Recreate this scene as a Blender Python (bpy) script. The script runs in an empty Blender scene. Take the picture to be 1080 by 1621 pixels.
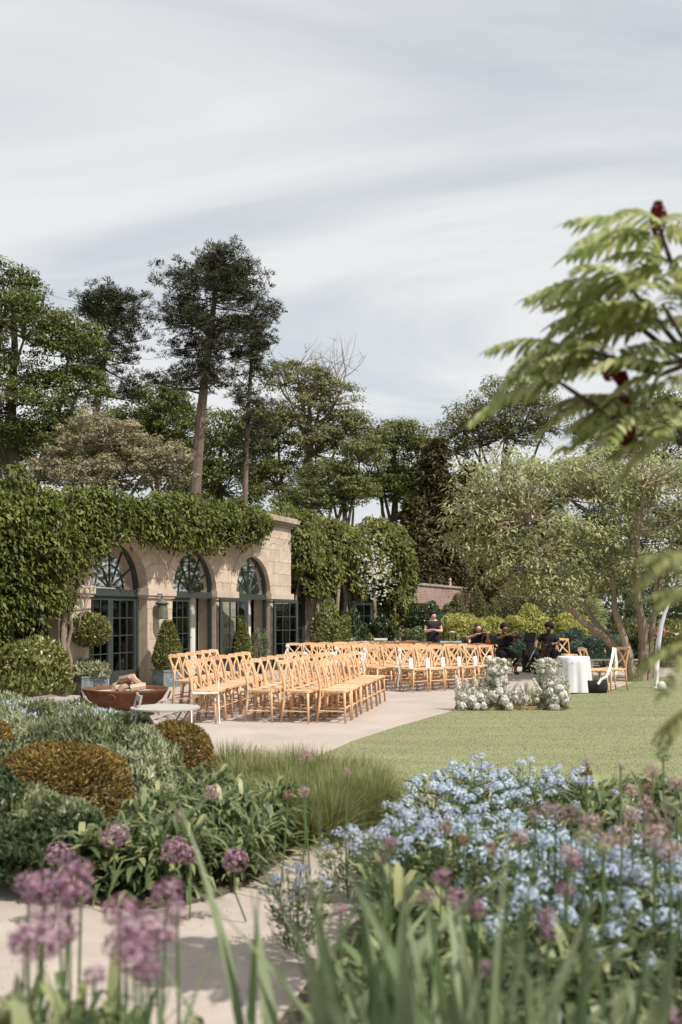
import bpy, bmesh, math, random
import numpy as np
from mathutils import Vector, Matrix
R = math.radians
scene = bpy.context.scene
COL = scene.collection
# ------------------------------------------------------------------ camera, world, sun, exposure
CAMH = 1.62
cam_d = bpy.data.cameras.new('camera'); cam = bpy.data.objects.new('camera', cam_d); COL.objects.link(cam)
cam.location = (0, 0, CAMH); cam.rotation_euler = (R(90), 0, 0)
cam_d.sensor_fit = 'HORIZONTAL'; cam_d.sensor_width = 24.0; cam_d.lens = 35.0
cam_d.shift_y = 159.5/1080; cam_d.clip_end = 2000; cam_d.clip_start = 0.05
cam_d.dof.use_dof = True; cam_d.dof.focus_distance = 19.0; cam_d.dof.aperture_fstop = 2.0
scene.camera = cam
SUN_AZ = -35.0; SUN_EL = 54.0
sd = Vector((math.cos(R(SUN_AZ))*math.cos(R(SUN_EL)), math.sin(R(SUN_AZ))*math.cos(R(SUN_EL)), math.sin(R(SUN_EL))))
sun_d = bpy.data.lights.new('sun', 'SUN'); sun_d.energy = 4.8; sun_d.angle = R(0.5); sun_d.color = (1.0, 0.94, 0.86)
sun = bpy.data.objects.new('sun', sun_d); COL.objects.link(sun)
sun.rotation_euler = sd.to_track_quat('Z', 'Y').to_euler(); sun.location = (20, -15, 30)
scene.view_settings.view_transform = 'Standard'; scene.view_settings.look = 'None'
scene.view_settings.exposure = 0.2; scene.view_settings.gamma = 1.0; scene.view_settings.use_curve_mapping = False
world = bpy.data.worlds.new('World'); scene.world = world; world.use_nodes = True
wt = world.node_tree; wt.nodes.clear()
def wn(t, **k):
    n = wt.nodes.new(t)
    for a, b in k.items(): setattr(n, a, b)
    return n
wo = wn('ShaderNodeOutputWorld'); bg = wn('ShaderNodeBackground'); bg.inputs['Strength'].default_value = 0.1
sky = wn('ShaderNodeTexSky', sky_type='NISHITA', sun_disc=False, sun_elevation=R(SUN_EL), sun_rotation=R(90-SUN_AZ),
         altitude=100, air_density=1.0, dust_density=2.0, ozone_density=1.5)
tc = wn('ShaderNodeTexCoord'); sp = wn('ShaderNodeSeparateXYZ'); wt.links.new(tc.outputs['Generated'], sp.inputs[0])
def wmath(op, a, b=None):
    n = wn('ShaderNodeMath', operation=op)
    for i, v in enumerate((a, b)):
        if v is None: continue
        if isinstance(v, (int, float)): n.inputs[i].default_value = v
        else: wt.links.new(v, n.inputs[i])
    return n.outputs[0]
zc = wmath('ADD', wmath('MAXIMUM', sp.outputs[2], 0.0), 0.22)
cx_ = wmath('DIVIDE', sp.outputs[0], zc); cy_ = wmath('DIVIDE', sp.outputs[1], zc)
cb = wn('ShaderNodeCombineXYZ'); wt.links.new(cx_, cb.inputs[0]); wt.links.new(cy_, cb.inputs[1])
mp = wn('ShaderNodeMapping'); wt.links.new(cb.outputs[0], mp.inputs[0])
mp.inputs['Rotation'].default_value = (0, 0, R(38)); mp.inputs['Scale'].default_value = (0.55, 1.25, 1); mp.inputs['Location'].default_value = (1.3, 0.4, 0)
n1 = wn('ShaderNodeTexNoise'); n1.inputs['Scale'].default_value = 1.25; n1.inputs['Detail'].default_value = 7; n1.inputs['Roughness'].default_value = 0.52; n1.inputs['Distortion'].default_value = 0.7
wt.links.new(mp.outputs[0], n1.inputs['Vector'])
cr = wn('ShaderNodeValToRGB'); cr.color_ramp.elements[0].position = 0.32; cr.color_ramp.elements[1].position = 0.54
cr.color_ramp.elements[0].color = (0.48, 0.48, 0.48, 1); cr.color_ramp.elements[1].color = (1, 1, 1, 1)
wt.links.new(n1.outputs['Fac'], cr.inputs['Fac'])
mx = wn('ShaderNodeMix', data_type='RGBA'); wt.links.new(cr.outputs['Color'], mx.inputs['Factor'])
wt.links.new(sky.outputs[0], mx.inputs[6]); mx.inputs[7].default_value = (7.2, 7.35, 7.42, 1)
wt.links.new(mx.outputs[2], bg.inputs['Color']); wt.links.new(bg.outputs[0], wo.inputs['Surface'])

# ------------------------------------------------------------------ helpers
FP = 1575.0
def PT(px, py, Y): return Vector(((px-540)/FP*Y, Y, CAMH-(py-970)/FP*Y))
def G(px, py): return PT(px, py, FP*CAMH/(py-970))
def PZ(px, py, z): return PT(px, py, FP*(CAMH-z)/(py-970))
RNG = np.random.default_rng(7)

def tag(o, label=None, cat=None, group=None, kind=None):
    if label: o['label'] = label
    if cat: o['category'] = cat
    if group: o['group'] = group
    if kind: o['kind'] = kind
    return o
def thing(name, label, cat, loc=(0, 0, 0), rz=0, group=None):
    o = bpy.data.objects.new(name, None); COL.objects.link(o); o.empty_display_size = 0.1
    o.location = loc; o.rotation_euler = (0, 0, rz); return tag(o, label, cat, group)
def link(name, me, mat=None, parent=None, kind=None, loc=None):
    if mat and not me.materials: me.materials.append(mat)
    o = bpy.data.objects.new(name, me); COL.objects.link(o)
    if parent: o.parent = parent
    if kind: o['kind'] = kind
    if loc is not None: o.location = loc
    return o
def dup(root, loc=None, rz=None, label=None, group=None):
    r = root.copy(); COL.objects.link(r)
    if loc is not None: r.location = loc
    if rz is not None: r.rotation_euler = (0, 0, rz)
    if label: r['label'] = label
    if group: r['group'] = group
    for ch in root.children:
        c = ch.copy(); COL.objects.link(c); c.parent = r
        for g in ch.children:
            d = g.copy(); COL.objects.link(d); d.parent = c
    return r

class MB:
    def __init__(s): s.v = []; s.f = []
    def box(s, x0, x1, y0, y1, z0, z1):
        b = len(s.v)
        s.v += [(x, y, z) for z in (z0, z1) for x, y in ((x0, y0), (x1, y0), (x1, y1), (x0, y1))]
        s.f += [tuple(b+i for i in q) for q in ((0,3,2,1),(4,5,6,7),(0,1,5,4),(1,2,6,5),(2,3,7,6),(3,0,4,7))]; return s
    def obox(s, p0, p1, w, h, up=(0, 0, 1)):
        """bar of rectangular section from p0 to p1"""
        p0 = Vector(p0); p1 = Vector(p1); d = (p1-p0).normalized(); u = Vector(up)
        a = d.cross(u)
        if a.length < 1e-4: a = d.cross(Vector((1, 0, 0)))
        a.normalize(); c = a.cross(d).normalized(); b = len(s.v)
        for p in (p0, p1):
            for i, j in ((-1,-1),(1,-1),(1,1),(-1,1)): s.v.append(tuple(p+a*(i*w/2)+c*(j*h/2)))
        s.f += [tuple(b+i for i in q) for q in ((0,3,2,1),(4,5,6,7),(0,1,5,4),(1,2,6,5),(2,3,7,6),(3,0,4,7))]; return s
    def tube(s, pts, rad, n=6, cap=True):
        pts = [Vector(p) for p in pts]
        if not hasattr(rad, '__len__'): rad = [rad]*len(pts)
        b = len(s.v); prev = None
        for i, p in enumerate(pts):
            d = (pts[min(i+1, len(pts)-1)]-pts[max(i-1, 0)])
            if d.length < 1e-6: d = Vector((0, 0, 1))
            d.normalize()
            if prev is None:
                a = d.cross(Vector((0.1, 0.2, 1)));  a = a if a.length > 1e-3 else d.cross(Vector((1, 0, 0)))
            else: a = prev - d*prev.dot(d)
            a.normalize(); prev = a; c = d.cross(a)
            for k in range(n):
                t = 2*math.pi*k/n; s.v.append(tuple(p+(a*math.cos(t)+c*math.sin(t))*rad[i]))
        for i in range(len(pts)-1):
            for k in range(n):
                s.f.append((b+i*n+k, b+i*n+(k+1) % n, b+(i+1)*n+(k+1) % n, b+(i+1)*n+k))
        if cap: s.f.append(tuple(b+k for k in reversed(range(n)))); s.f.append(tuple(b+(len(pts)-1)*n+k for k in range(n)))
        return s
    def lathe(s, prof, n=24, c=(0, 0, 0), cap=True):
        b = len(s.v)
        for r, z in prof:
            for k in range(n):
                t = 2*math.pi*k/n; s.v.append((c[0]+r*math.cos(t), c[1]+r*math.sin(t), c[2]+z))
        for i in range(len(prof)-1):
            for k in range(n): s.f.append((b+i*n+k, b+i*n+(k+1) % n, b+(i+1)*n+(k+1) % n, b+(i+1)*n+k))
        if cap: s.f.append(tuple(b+k for k in reversed(range(n)))); s.f.append(tuple(b+(len(prof)-1)*n+k for k in range(n)))
        return s
    def ball(s, c, r, n=10, m=7, sq=(1, 1, 1)):
        b = len(s.v)
        for i in range(m+1):
            ph = math.pi*i/m
            for k in range(n):
                t = 2*math.pi*k/n
                s.v.append((c[0]+r*sq[0]*math.sin(ph)*math.cos(t), c[1]+r*sq[1]*math.sin(ph)*math.sin(t), c[2]+r*sq[2]*math.cos(ph)))
        for i in range(m):
            for k in range(n): s.f.append((b+i*n+k, b+(i+1)*n+k, b+(i+1)*n+(k+1) % n, b+i*n+(k+1) % n))
        return s
    def prism(s, poly, z0, z1):
        b = len(s.v); n = len(poly)
        s.v += [(x, y, z0) for x, y in poly]+[(x, y, z1) for x, y in poly]
        s.f += [tuple(b+i for i in reversed(range(n))), tuple(b+n+i for i in range(n))]
        s.f += [(b+i, b+(i+1) % n, b+n+(i+1) % n, b+n+i) for i in range(n)]; return s
    def mesh(s, name, smooth=False):
        me = bpy.data.meshes.new(name); me.from_pydata(s.v, [], s.f); me.update()
        if smooth: me.shade_smooth()
        return me
    def build(s, name, mat, parent=None, smooth=False, kind=None, loc=None):
        return link(name, s.mesh(name, smooth), mat, parent, kind, loc)

def np_mesh(name, V, F, rnd=None, smooth=False):
    me = bpy.data.meshes.new(name); k = F.shape[1]
    me.vertices.add(len(V)); me.vertices.foreach_set('co', np.ascontiguousarray(V, dtype=np.float32).ravel())
    me.loops.add(F.size); me.loops.foreach_set('vertex_index', np.ascontiguousarray(F, dtype=np.int32).ravel())
    me.polygons.add(len(F)); me.polygons.foreach_set('loop_start', np.arange(0, F.size, k, dtype=np.int32))
    me.polygons.foreach_set('loop_total', np.full(len(F), k, dtype=np.int32))
    me.update(calc_edges=True)
    if rnd is not None:
        a = me.attributes.new('rnd', 'FLOAT', 'POINT'); a.data.foreach_set('value', rnd.astype(np.float32))
    if smooth: me.shade_smooth()
    return me
def unit(a): return a/np.maximum(np.linalg.norm(a, axis=-1, keepdims=True), 1e-9)
def leaves(C, D, N, L, W, rng, fold=0.25, kite=0.45, rnd=None):
    """rhombic leaves: centre C, along D, facing N, length L, width W"""
    n = len(C); L = np.broadcast_to(np.asarray(L, float), (n,))[:, None]; W = np.broadcast_to(np.asarray(W, float), (n,))[:, None]
    D = unit(D); S = unit(np.cross(D, N)+1e-6); U = np.cross(S, D)
    b = C-D*L*kite; t = C+D*L*(1-kite)-U*L*0.12
    l = C+S*W*.5+U*W*fold; r = C-S*W*.5+U*W*fold
    V = np.stack([b, r, t, l], 1).reshape(-1, 3)
    F = np.arange(4*n).reshape(-1, 4)
    if rnd is None: rnd = rng.random(n)
    return V, F, np.repeat(rnd, 4)
def merge(parts):
    Vs, Fs, Rs = [], [], []; o = 0
    for V, F, r in parts: Vs.append(V); Fs.append(F+o); Rs.append(r); o += len(V)
    return np.concatenate(Vs), np.concatenate(Fs), np.concatenate(Rs)
def rdir(rng, n): return unit(rng.normal(size=(n, 3)))

# ------------------------------------------------------------------ materials
MATS = {}
def lin(h):
    h = h.lstrip('#'); c = [int(h[i:i+2], 16)/255 for i in (0, 2, 4)]
    return tuple(x/12.92 if x <= .04045 else ((x+.055)/1.055)**2.4 for x in c)
def mat(name, col, rough=0.7, var=0.25, scale=8.0, bump=0.2, bscale=None, metal=0.0, detail=6, stretch=None, objvar=0.0, spec=0.3, col2=None):
    if name in MATS: return MATS[name]
    m = bpy.data.materials.new(name); MATS[name] = m; m.use_nodes = True; t = m.node_tree; b = t.nodes['Principled BSDF']
    b.inputs['Roughness'].default_value = rough; b.inputs['Metallic'].default_value = metal; b.inputs['Specular IOR Level'].default_value = spec
    tcn = t.nodes.new('ShaderNodeTexCoord'); mpn = t.nodes.new('ShaderNodeMapping'); t.links.new(tcn.outputs['Object'], mpn.inputs[0])
    if stretch: mpn.inputs['Scale'].default_value = stretch
    nz = t.nodes.new('ShaderNodeTexNoise'); nz.inputs['Scale'].default_value = scale; nz.inputs['Detail'].default_value = detail; nz.inputs['Roughness'].default_value = .62
    t.links.new(mpn.outputs[0], nz.inputs['Vector'])
    rp = t.nodes.new('ShaderNodeValToRGB'); rp.color_ramp.elements[0].position = .3; rp.color_ramp.elements[1].position = .7
    c2 = col2 or tuple(min(1, c*(1+var)) for c in col); c1 = tuple(c*(1-var) for c in col)
    rp.color_ramp.elements[0].color = (*c1, 1); rp.color_ramp.elements[1].color = (*c2, 1)
    t.links.new(nz.outputs['Fac'], rp.inputs['Fac']); out = rp.outputs['Color']
    if objvar:
        oi = t.nodes.new('ShaderNodeObjectInfo'); mr = t.nodes.new('ShaderNodeMapRange'); mr.inputs[3].default_value = 1-objvar; mr.inputs[4].default_value = 1+objvar
        t.links.new(oi.outputs['Random'], mr.inputs[0]); vm = t.nodes.new('ShaderNodeVectorMath'); vm.operation = 'SCALE'
        t.links.new(out, vm.inputs[0]); t.links.new(mr.outputs[0], vm.inputs['Scale']); out = vm.outputs[0]
    t.links.new(out, b.inputs['Base Color'])
    if bump:
        n2 = t.nodes.new('ShaderNodeTexNoise'); n2.inputs['Scale'].default_value = bscale or scale*6; n2.inputs['Detail'].default_value = 5
        t.links.new(mpn.outputs[0], n2.inputs['Vector']); bp = t.nodes.new('ShaderNodeBump'); bp.inputs['Strength'].default_value = bump; bp.inputs['Distance'].default_value = .02
        t.links.new(n2.outputs['Fac'], bp.inputs['Height']); t.links.new(bp.outputs[0], b.inputs['Normal'])
    return m
def leafmat(name, c0, c1, c2, rough=.5, trans=.3, spec=.35):
    if name in MATS: return MATS[name]
    m = bpy.data.materials.new(name); MATS[name] = m; m.use_nodes = True; t = m.node_tree; b = t.nodes['Principled BSDF']
    at = t.nodes.new('ShaderNodeAttribute'); at.attribute_name = 'rnd'; rp = t.nodes.new('ShaderNodeValToRGB')
    rp.color_ramp.elements[0].color = (*c0, 1); rp.color_ramp.elements[1].color = (*c2, 1); e = rp.color_ramp.elements.new(.55); e.color = (*c1, 1)
    t.links.new(at.outputs['Fac'], rp.inputs['Fac']); t.links.new(rp.outputs[0], b.inputs['Base Color'])
    b.inputs['Roughness'].default_value = rough; b.inputs['Specular IOR Level'].default_value = spec
    tr = t.nodes.new('ShaderNodeBsdfTranslucent'); t.links.new(rp.outputs[0], tr.inputs['Color'])
    ms = t.nodes.new('ShaderNodeMixShader'); ms.inputs[0].default_value = trans
    t.links.new(b.outputs[0], ms.inputs[1]); t.links.new(tr.outputs[0], ms.inputs[2])
    t.links.new(ms.outputs[0], t.nodes['Material Output'].inputs['Surface']); return m
def glassmat():
    m = bpy.data.materials.new('window_glass'); m.use_nodes = True; t = m.node_tree; t.nodes.remove(t.nodes['Principled BSDF'])
    a = t.nodes.new('ShaderNodeBsdfTransparent'); a.inputs[0].default_value = (.82, .86, .85, 1); g = t.nodes.new('ShaderNodeBsdfGlossy'); g.inputs['Roughness'].default_value = .03
    f = t.nodes.new('ShaderNodeFresnel'); f.inputs[0].default_value = 1.45; x = t.nodes.new('ShaderNodeMixShader')
    ad = t.nodes.new('ShaderNodeMath'); ad.operation = 'ADD'; ad.inputs[1].default_value = -.02; t.links.new(f.outputs[0], ad.inputs[0])
    t.links.new(ad.outputs[0], x.inputs[0]); t.links.new(a.outputs[0], x.inputs[1]); t.links.new(g.outputs[0], x.inputs[2])
    t.links.new(x.outputs[0], t.nodes['Material Output'].inputs['Surface']); return m
GLASS = glassmat()
M_STONE = mat('sandstone', (.50, .415, .325), .85, .16, 2.2, .25, 30, objvar=.07)
M_JOINT = mat('mortar_joint', (.44, .36, .28), .9, .15, 6, .2)
M_CORN = mat('weathered_cornice', (.36, .30, .24), .9, .3, 4, .3)
M_GREEN = mat('grey_green_paint', (.043, .054, .050), .45, .12, 6, .04, objvar=.05)
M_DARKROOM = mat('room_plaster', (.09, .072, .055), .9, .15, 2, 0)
M_OAK = mat('lime_washed_oak', (.63, .40, .235), .6, .22, 16, .12, stretch=(1, 1, .35), objvar=.16)
M_PAVE = mat('resin_gravel', (.40, .345, .30), .9, .13, .9, .35, 160)
M_PATH = mat('gravel_path', (.40, .345, .295), .9, .14, 3, .5, 110)
M_SOIL = mat('bed_soil', (.11, .085, .06), .95, .4, 12, .8, 40)
M_BARK = mat('grey_bark', (.15, .12, .09), .9, .35, 5, .6, 20, stretch=(1, 1, .3))
M_PINEBARK = mat('pine_bark', (.17, .125, .095), .9, .35, 3, .6, 10, stretch=(1, 1, .35))
M_PALEBARK = mat('pale_bark', (.25, .20, .145), .85, .35, 4, .5, 20, stretch=(1, 1, .4))
M_RUST = mat('rusted_iron', (.13, .055, .028), .8, .35, 5, .25, 40)
M_LEAD = mat('lead_planter', (.15, .19, .21), .6, .25, 9, .15, metal=.0)
M_WHITEM = mat('white_painted_metal', (.7, .68, .64), .5, .05, 8, .0)
M_GREYM = mat('pale_grey_metal', (.42, .40, .36), .5, .1, 8, .05)
M_CREAM = mat('cream_table_paint', (.40, .375, .33), .55, .08, 5, .03)
M_BLACK = mat('black_cloth', (.018, .016, .018), .8, .3, 20, .2)
M_BLACKM = mat('black_metal', (.015, .015, .016), .5, .1, 8, 0)
M_CLOTH = mat('white_linen', (.62, .63, .65), .85, .04, 6, .1, 60)
M_RIBBON = mat('white_ribbon', (.8, .78, .74), .7, .03, 6, 0)
M_STRAW = mat('straw', (.36, .24, .13), .9, .45, 18, .8, 60)
M_LOG = mat('pale_log', (.5, .36, .27), .85, .25, 8, .3, 40)
M_LOGBARK = mat('log_bark', (.33, .22, .16), .9, .35, 14, .6, 50)
M_ASH = mat('fire_ash', (.42, .38, .35), .95, .25, 9, .5, 50)
M_SKIN_D = mat('brown_skin', (.26, .14, .09), .55, .08, 9, 0)
M_SKIN_L = mat('light_skin', (.62, .40, .31), .55, .08, 9, 0)
M_HAIRB = mat('brown_hair', (.07, .035, .02), .6, .4, 30, .3)
M_HAIRK = mat('dark_hair', (.014, .01, .009), .7, .4, 30, .5)
M_VARN = mat('varnished_wood', (.13, .038, .015), .3, .3, 9, 0)
M_STEM = mat('green_stem', (.10, .15, .055), .6, .2, 9, 0)
M_PAPER = mat('white_card', (.8, .79, .76), .8, .02, 5, 0)
M_COPPER = mat('verdigris_metal', (.12, .12, .095), .6, .3, 9, .1)

LF_VINE = leafmat('vine_leaf', (.045, .06, .012), (.12, .145, .026), (.27, .28, .075), .55, .25, .3)
LF_VINE2 = leafmat('vine_leaf_light', (.07, .09, .02), (.17, .19, .045), (.30, .29, .10), .5, .3)
LF_DEC = leafmat('deciduous_leaf', (.05, .066, .014), (.115, .14, .03), (.22, .23, .07), .5, .3)
LF_DEC2 = leafmat('mid_green_leaf', (.065, .082, .022), (.145, .17, .045), (.26, .265, .10), .5, .3)
LF_OLIVE = leafmat('olive_leaf', (.10, .105, .04), (.20, .205, .085), (.32, .31, .15), .5, .3)
LF_PINE = leafmat('pine_needle', (.024, .03, .014), (.048, .056, .026), (.11, .11, .055), .6, .12)
LF_TAN = leafmat('tawny_blossom', (.17, .155, .08), (.32, .285, .165), (.46, .41, .27), .8, .25)
LF_YEW = leafmat('dark_conifer', (.04, .036, .013), (.085, .072, .024), (.16, .13, .04), .6, .15)
LF_PALE = leafmat('pale_olive_leaf', (.18, .215, .09), (.39, .42, .20), (.62, .62, .36), .5, .42)
LF_LIME = leafmat('lime_variegated_leaf', (.22, .25, .05), (.46, .46, .13), (.66, .62, .25), .5, .3)
LF_SHRUB = leafmat('shrub_leaf', (.07, .095, .022), (.19, .21, .055), (.40, .38, .14), .4, .25, .6)
LF_DARKS = leafmat('dark_shrub_leaf', (.025, .04, .015), (.05, .075, .028), (.12, .14, .06), .4, .2, .5)
LF_BLUEG = leafmat('blue_green_leaf', (.05, .085, .065), (.09, .14, .105), (.16, .21, .17), .6, .2)
LF_SILVER = leafmat('silver_green_leaf', (.17, .19, .10), (.34, .37, .21), (.50, .52, .36), .6, .25)
LF_SAGE = leafmat('sage_green_leaf', (.085, .105, .04), (.20, .23, .11), (.34, .36, .21), .6, .25)
LF_BRONZE = leafmat('bronze_yew_needle', (.09, .065, .018), (.22, .145, .034), (.38, .26, .08), .6, .2)
LF_STRAP = leafmat('strappy_leaf', (.055, .085, .03), (.14, .185, .07), (.34, .35, .16), .45, .3, .5)
LF_GRASS = leafmat('fine_grass', (.13, .16, .05), (.25, .275, .10), (.40, .39, .19), .6, .35)
LF_LAWN = leafmat('lawn_grass', (.185, .19, .10), (.235, .24, .13), (.295, .295, .17), .6, .3)
LF_IRIS = leafmat('iris_leaf', (.08, .12, .05), (.17, .22, .11), (.31, .36, .21), .5, .35)
LF_SUMAC = leafmat('sumac_leaflet', (.13, .19, .045), (.30, .35, .11), (.56, .56, .30), .5, .4)
PT_BLUE = leafmat('pale_blue_petal', (.36, .47, .60), (.52, .62, .74), (.72, .78, .84), .7, .3)
PT_LILAC = leafmat('lilac_blue_petal', (.34, .38, .52), (.48, .53, .66), (.62, .66, .76), .7, .3)
PT_PURP = leafmat('purple_allium_petal', (.15, .055, .10), (.33, .165, .24), (.62, .46, .53), .6, .3)
PT_PINK = leafmat('faded_pink_petal', (.30, .18, .18), (.48, .34, .33), (.62, .50, .44), .7, .3)
PT_BRN = leafmat('dry_brown_petal', (.18, .09, .06), (.30, .17, .10), (.42, .28, .17), .7, .3)
PT_WHITE = leafmat('white_petal', (.72, .70, .62), (.84, .83, .79), (.9, .89, .87), .7, .45)
PT_ROSE = leafmat('rose_pink_petal', (.45, .12, .12), (.6, .24, .24), (.75, .42, .40), .6, .3)
FR_RED = leafmat('crimson_fruit', (.09, .008, .008), (.22, .02, .018), (.38, .05, .035), .8, .05)

# ------------------------------------------------------------------ ground surfaces
def sheet(name, poly, z, m, sub=None):
    mb = MB(); n = len(poly); mb.v = [(p[0], p[1], z) for p in poly]; mb.f = [tuple(range(n))]
    o = mb.build(name, m); tag(o, kind='structure'); return o
def smooth_poly(pts, k=4):
    out = []; n = len(pts)
    for i in range(n):
        p0, p1, p2, p3 = (Vector(pts[(i+j-1) % n]) for j in range(4))
        for j in range(k):
            t = j/k; out.append(0.5*((2*p1)+(-p0+p2)*t+(2*p0-5*p1+4*p2-p3)*t*t+(-p0+3*p1-3*p2+p3)*t**3))
    return [(v[0], v[1]) for v in out]
M_LAND = mat('rough_ground', (.10, .11, .05), .95, .35, .6, .3, 8)
sheet('ground', [(-900, -60), (900, -60), (900, 1500), (-900, 1500)], -.02, M_LAND)
sheet('path', [(-14, -6), (14, -6), (14, 11.6), (-14, 11.6)], -.008, M_PATH)
sheet('terrace', [(-14, 10.2), (-1.0, 10.0), (1.2, 10.5), (5.6, 17), (11, 22), (11, 31.5), (3.6, 31.5), (-1.0, 33), (-8, 33), (-14, 16)], -.004, M_PAVE)
# lawn : curved edge against the terrace
le = [G(500, 1200), G(560, 1174), G(640, 1148), G(720, 1126), G(800, 1117), G(905, 1100), G(965, 1094), G(1020, 1075), G(1130, 1064), G(1500, 1062)]
lawn_poly = [(p.x, p.y) for p in le] + [(24, 27), (24, 8.2), (6, 8.4), (3.0, 8.7)] + [(p.x, p.y) for p in (G(700, 1258), G(620, 1250), G(540, 1238))]
def mat_lawn():
    m = mat('mown_lawn', (.215, .225, .115), .9, .16, 1.0, .15, 60, stretch=(.35, 2.2, 1))
    return m
sheet('lawn', lawn_poly, .012, mat_lawn())
def inpoly(x, y, poly):
    px = np.array([p[0] for p in poly]); py = np.array([p[1] for p in poly]); c = np.zeros(len(x), bool); j = len(poly)-1
    for i in range(len(poly)):
        cond = ((py[i] > y) != (py[j] > y)) & (x < (px[j]-px[i])*(y-py[i])/(py[j]-py[i]+1e-12)+px[i]); c ^= cond; j = i
    return c
def grass_patch(name, poly, n, h, w, m, ymin, ymax, xmin, xmax, bias=1.5, label=None, z0=.01, cat='grass'):
    rng = np.random.default_rng(3)
    y = ymin+(ymax-ymin)*rng.random(n)**bias; x = xmin+(xmax-xmin)*rng.random(n)
    k = inpoly(x, y, poly); x = x[k]; y = y[k]; n = len(x)
    hh = h*(.6+.8*rng.random(n)); D = np.stack([rng.normal(0, .7, n), rng.normal(0, .7, n), np.ones(n)], 1)
    C = np.stack([x, y, z0+hh*.45], 1)
    patch = .5+.25*np.sin(x*1.7+y*.9)+.25*np.sin(x*5.1-y*3.3)
    stripe = .12*np.sign(np.sin((y*.96+x*.25)*2*math.pi/1.1))
    V, F, r = leaves(C, D, rdir(rng, n), hh, w, rng, rnd=np.clip(rng.random(n)*.22+patch*.42+stripe+.2, 0, 1))
    o = link(name, np_mesh(name, V, F, r), m, None, 'stuff'); tag(o, label, cat); return o
grass_patch('lawn_grass', lawn_poly, 240000, .010, .007, LF_LAWN, 8.6, 24, -1, 10, 1.6, 'short mown pale green lawn grass beside the terrace')
# beds
lb = [(-9, 14.5)] + [(p.x, p.y) for p in (G(60, 1135), G(200, 1165), G(330, 1195), G(420, 1210), G(520, 1222), G(600, 1245), G(605, 1262), G(550, 1305), G(470, 1345), G(410, 1388), G(325, 1425), G(200, 1438), G(100, 1420), G(0, 1400))] + [(-3.2, 5.9), (-9, 6.5)]
rb = [(-.25, 3.9), (.05, 5.1), (.75, 6.6), (2.0, 7.3), (3.6, 7.4), (6.5, 6.2), (6.5, .3), (-.7, .3), (-.75, 2.4)]
fb = [(-.45, 3.0), (-.62, 2.2), (-.6, .6), (-3, .6), (-3, 3.3), (-1.4, 3.4)]
def bedmesh(name, poly):
    mb = MB(); mb.prism(smooth_poly(poly, 3), -.006, .012); o = mb.build(name, M_SOIL); tag(o, kind='structure')
bedmesh('flower_bed', lb); bedmesh('flower_bed', rb); bedmesh('flower_bed', fb)
# ------------------------------------------------------------------ orangery building
TH = math.atan2(.930, .366)
OB = Vector((-4.23, 22.6, 0))
def F3(u, y, z): return OB + Vector((.366*u-.930*y, .930*u+.366*y, z))   # y inward
bld = thing('orangery', 'long sandstone orangery with arched green doorways under leafy vines', 'building', OB, TH)
SPR = 2.1; RAD = 1.05; ZT = 4.1
ARCH1 = [-7.74, -4.56, -1.38, 1.80, 4.98]
def bottom(u, archs, rad=RAD, spr=SPR):
    for a in archs:
        if abs(u-a) < rad-1e-6: return spr+math.sqrt(max(0, rad*rad-(u-a)**2))
    return 0.0
def arch_wall(u0, u1, archs, y0, y1, zt):
    mb = MB(); us = [u0]
    for a in archs:
        us += [a-RAD, a-RAD] + [a-RAD*math.cos(math.pi*i/20) for i in range(1, 20)] + [a+RAD, a+RAD]
    us.append(u1)
    zb = []; k = 0; seq = []
    seq.append((u0, 0))
    for a in archs:
        seq += [(a-RAD, 0), (a-RAD, SPR)] + [(a-RAD*math.cos(math.pi*i/20), SPR+RAD*math.sin(math.pi*i/20)) for i in range(1, 20)] + [(a+RAD, SPR), (a+RAD, 0)]
    seq.append((u1, 0))
    for (ua, za), (ub, zb_) in zip(seq[:-1], seq[1:]):
        b = len(mb.v)
        if ub-ua > 1e-6:
            mb.v += [(ua, y0, za), (ub, y0, zb_), (ub, y0, zt), (ua, y0, zt), (ua, y1, za), (ub, y1, zb_), (ub, y1, zt), (ua, y1, zt)]
            mb.f += [(b, b+1, b+2, b+3), (b+5, b+4, b+7, b+6), (b+3, b+2, b+6, b+7)]
            if za > 0: mb.f.append((b, b+4, b+5, b+1))
        else:
            mb.v += [(ua, y0, za), (ua, y0, zb_), (ua, y1, zb_), (ua, y1, za)]; mb.f.append((b, b+1, b+2, b+3))
    for u in (u0, u1):
        b = len(mb.v); mb.v += [(u, y0, 0), (u, y1, 0), (u, y1, zt), (u, y0, zt)]; mb.f.append((b, b+1, b+2, b+3))
    return mb
arch_wall(-11, 3.35, ARCH1[:4], 0, .5, 3.72).build('wall', M_JOINT, bld)
arch_wall(3.352, 7.46, ARCH1[4:], 0, .5, ZT).build('wall', M_JOINT, bld)
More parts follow.
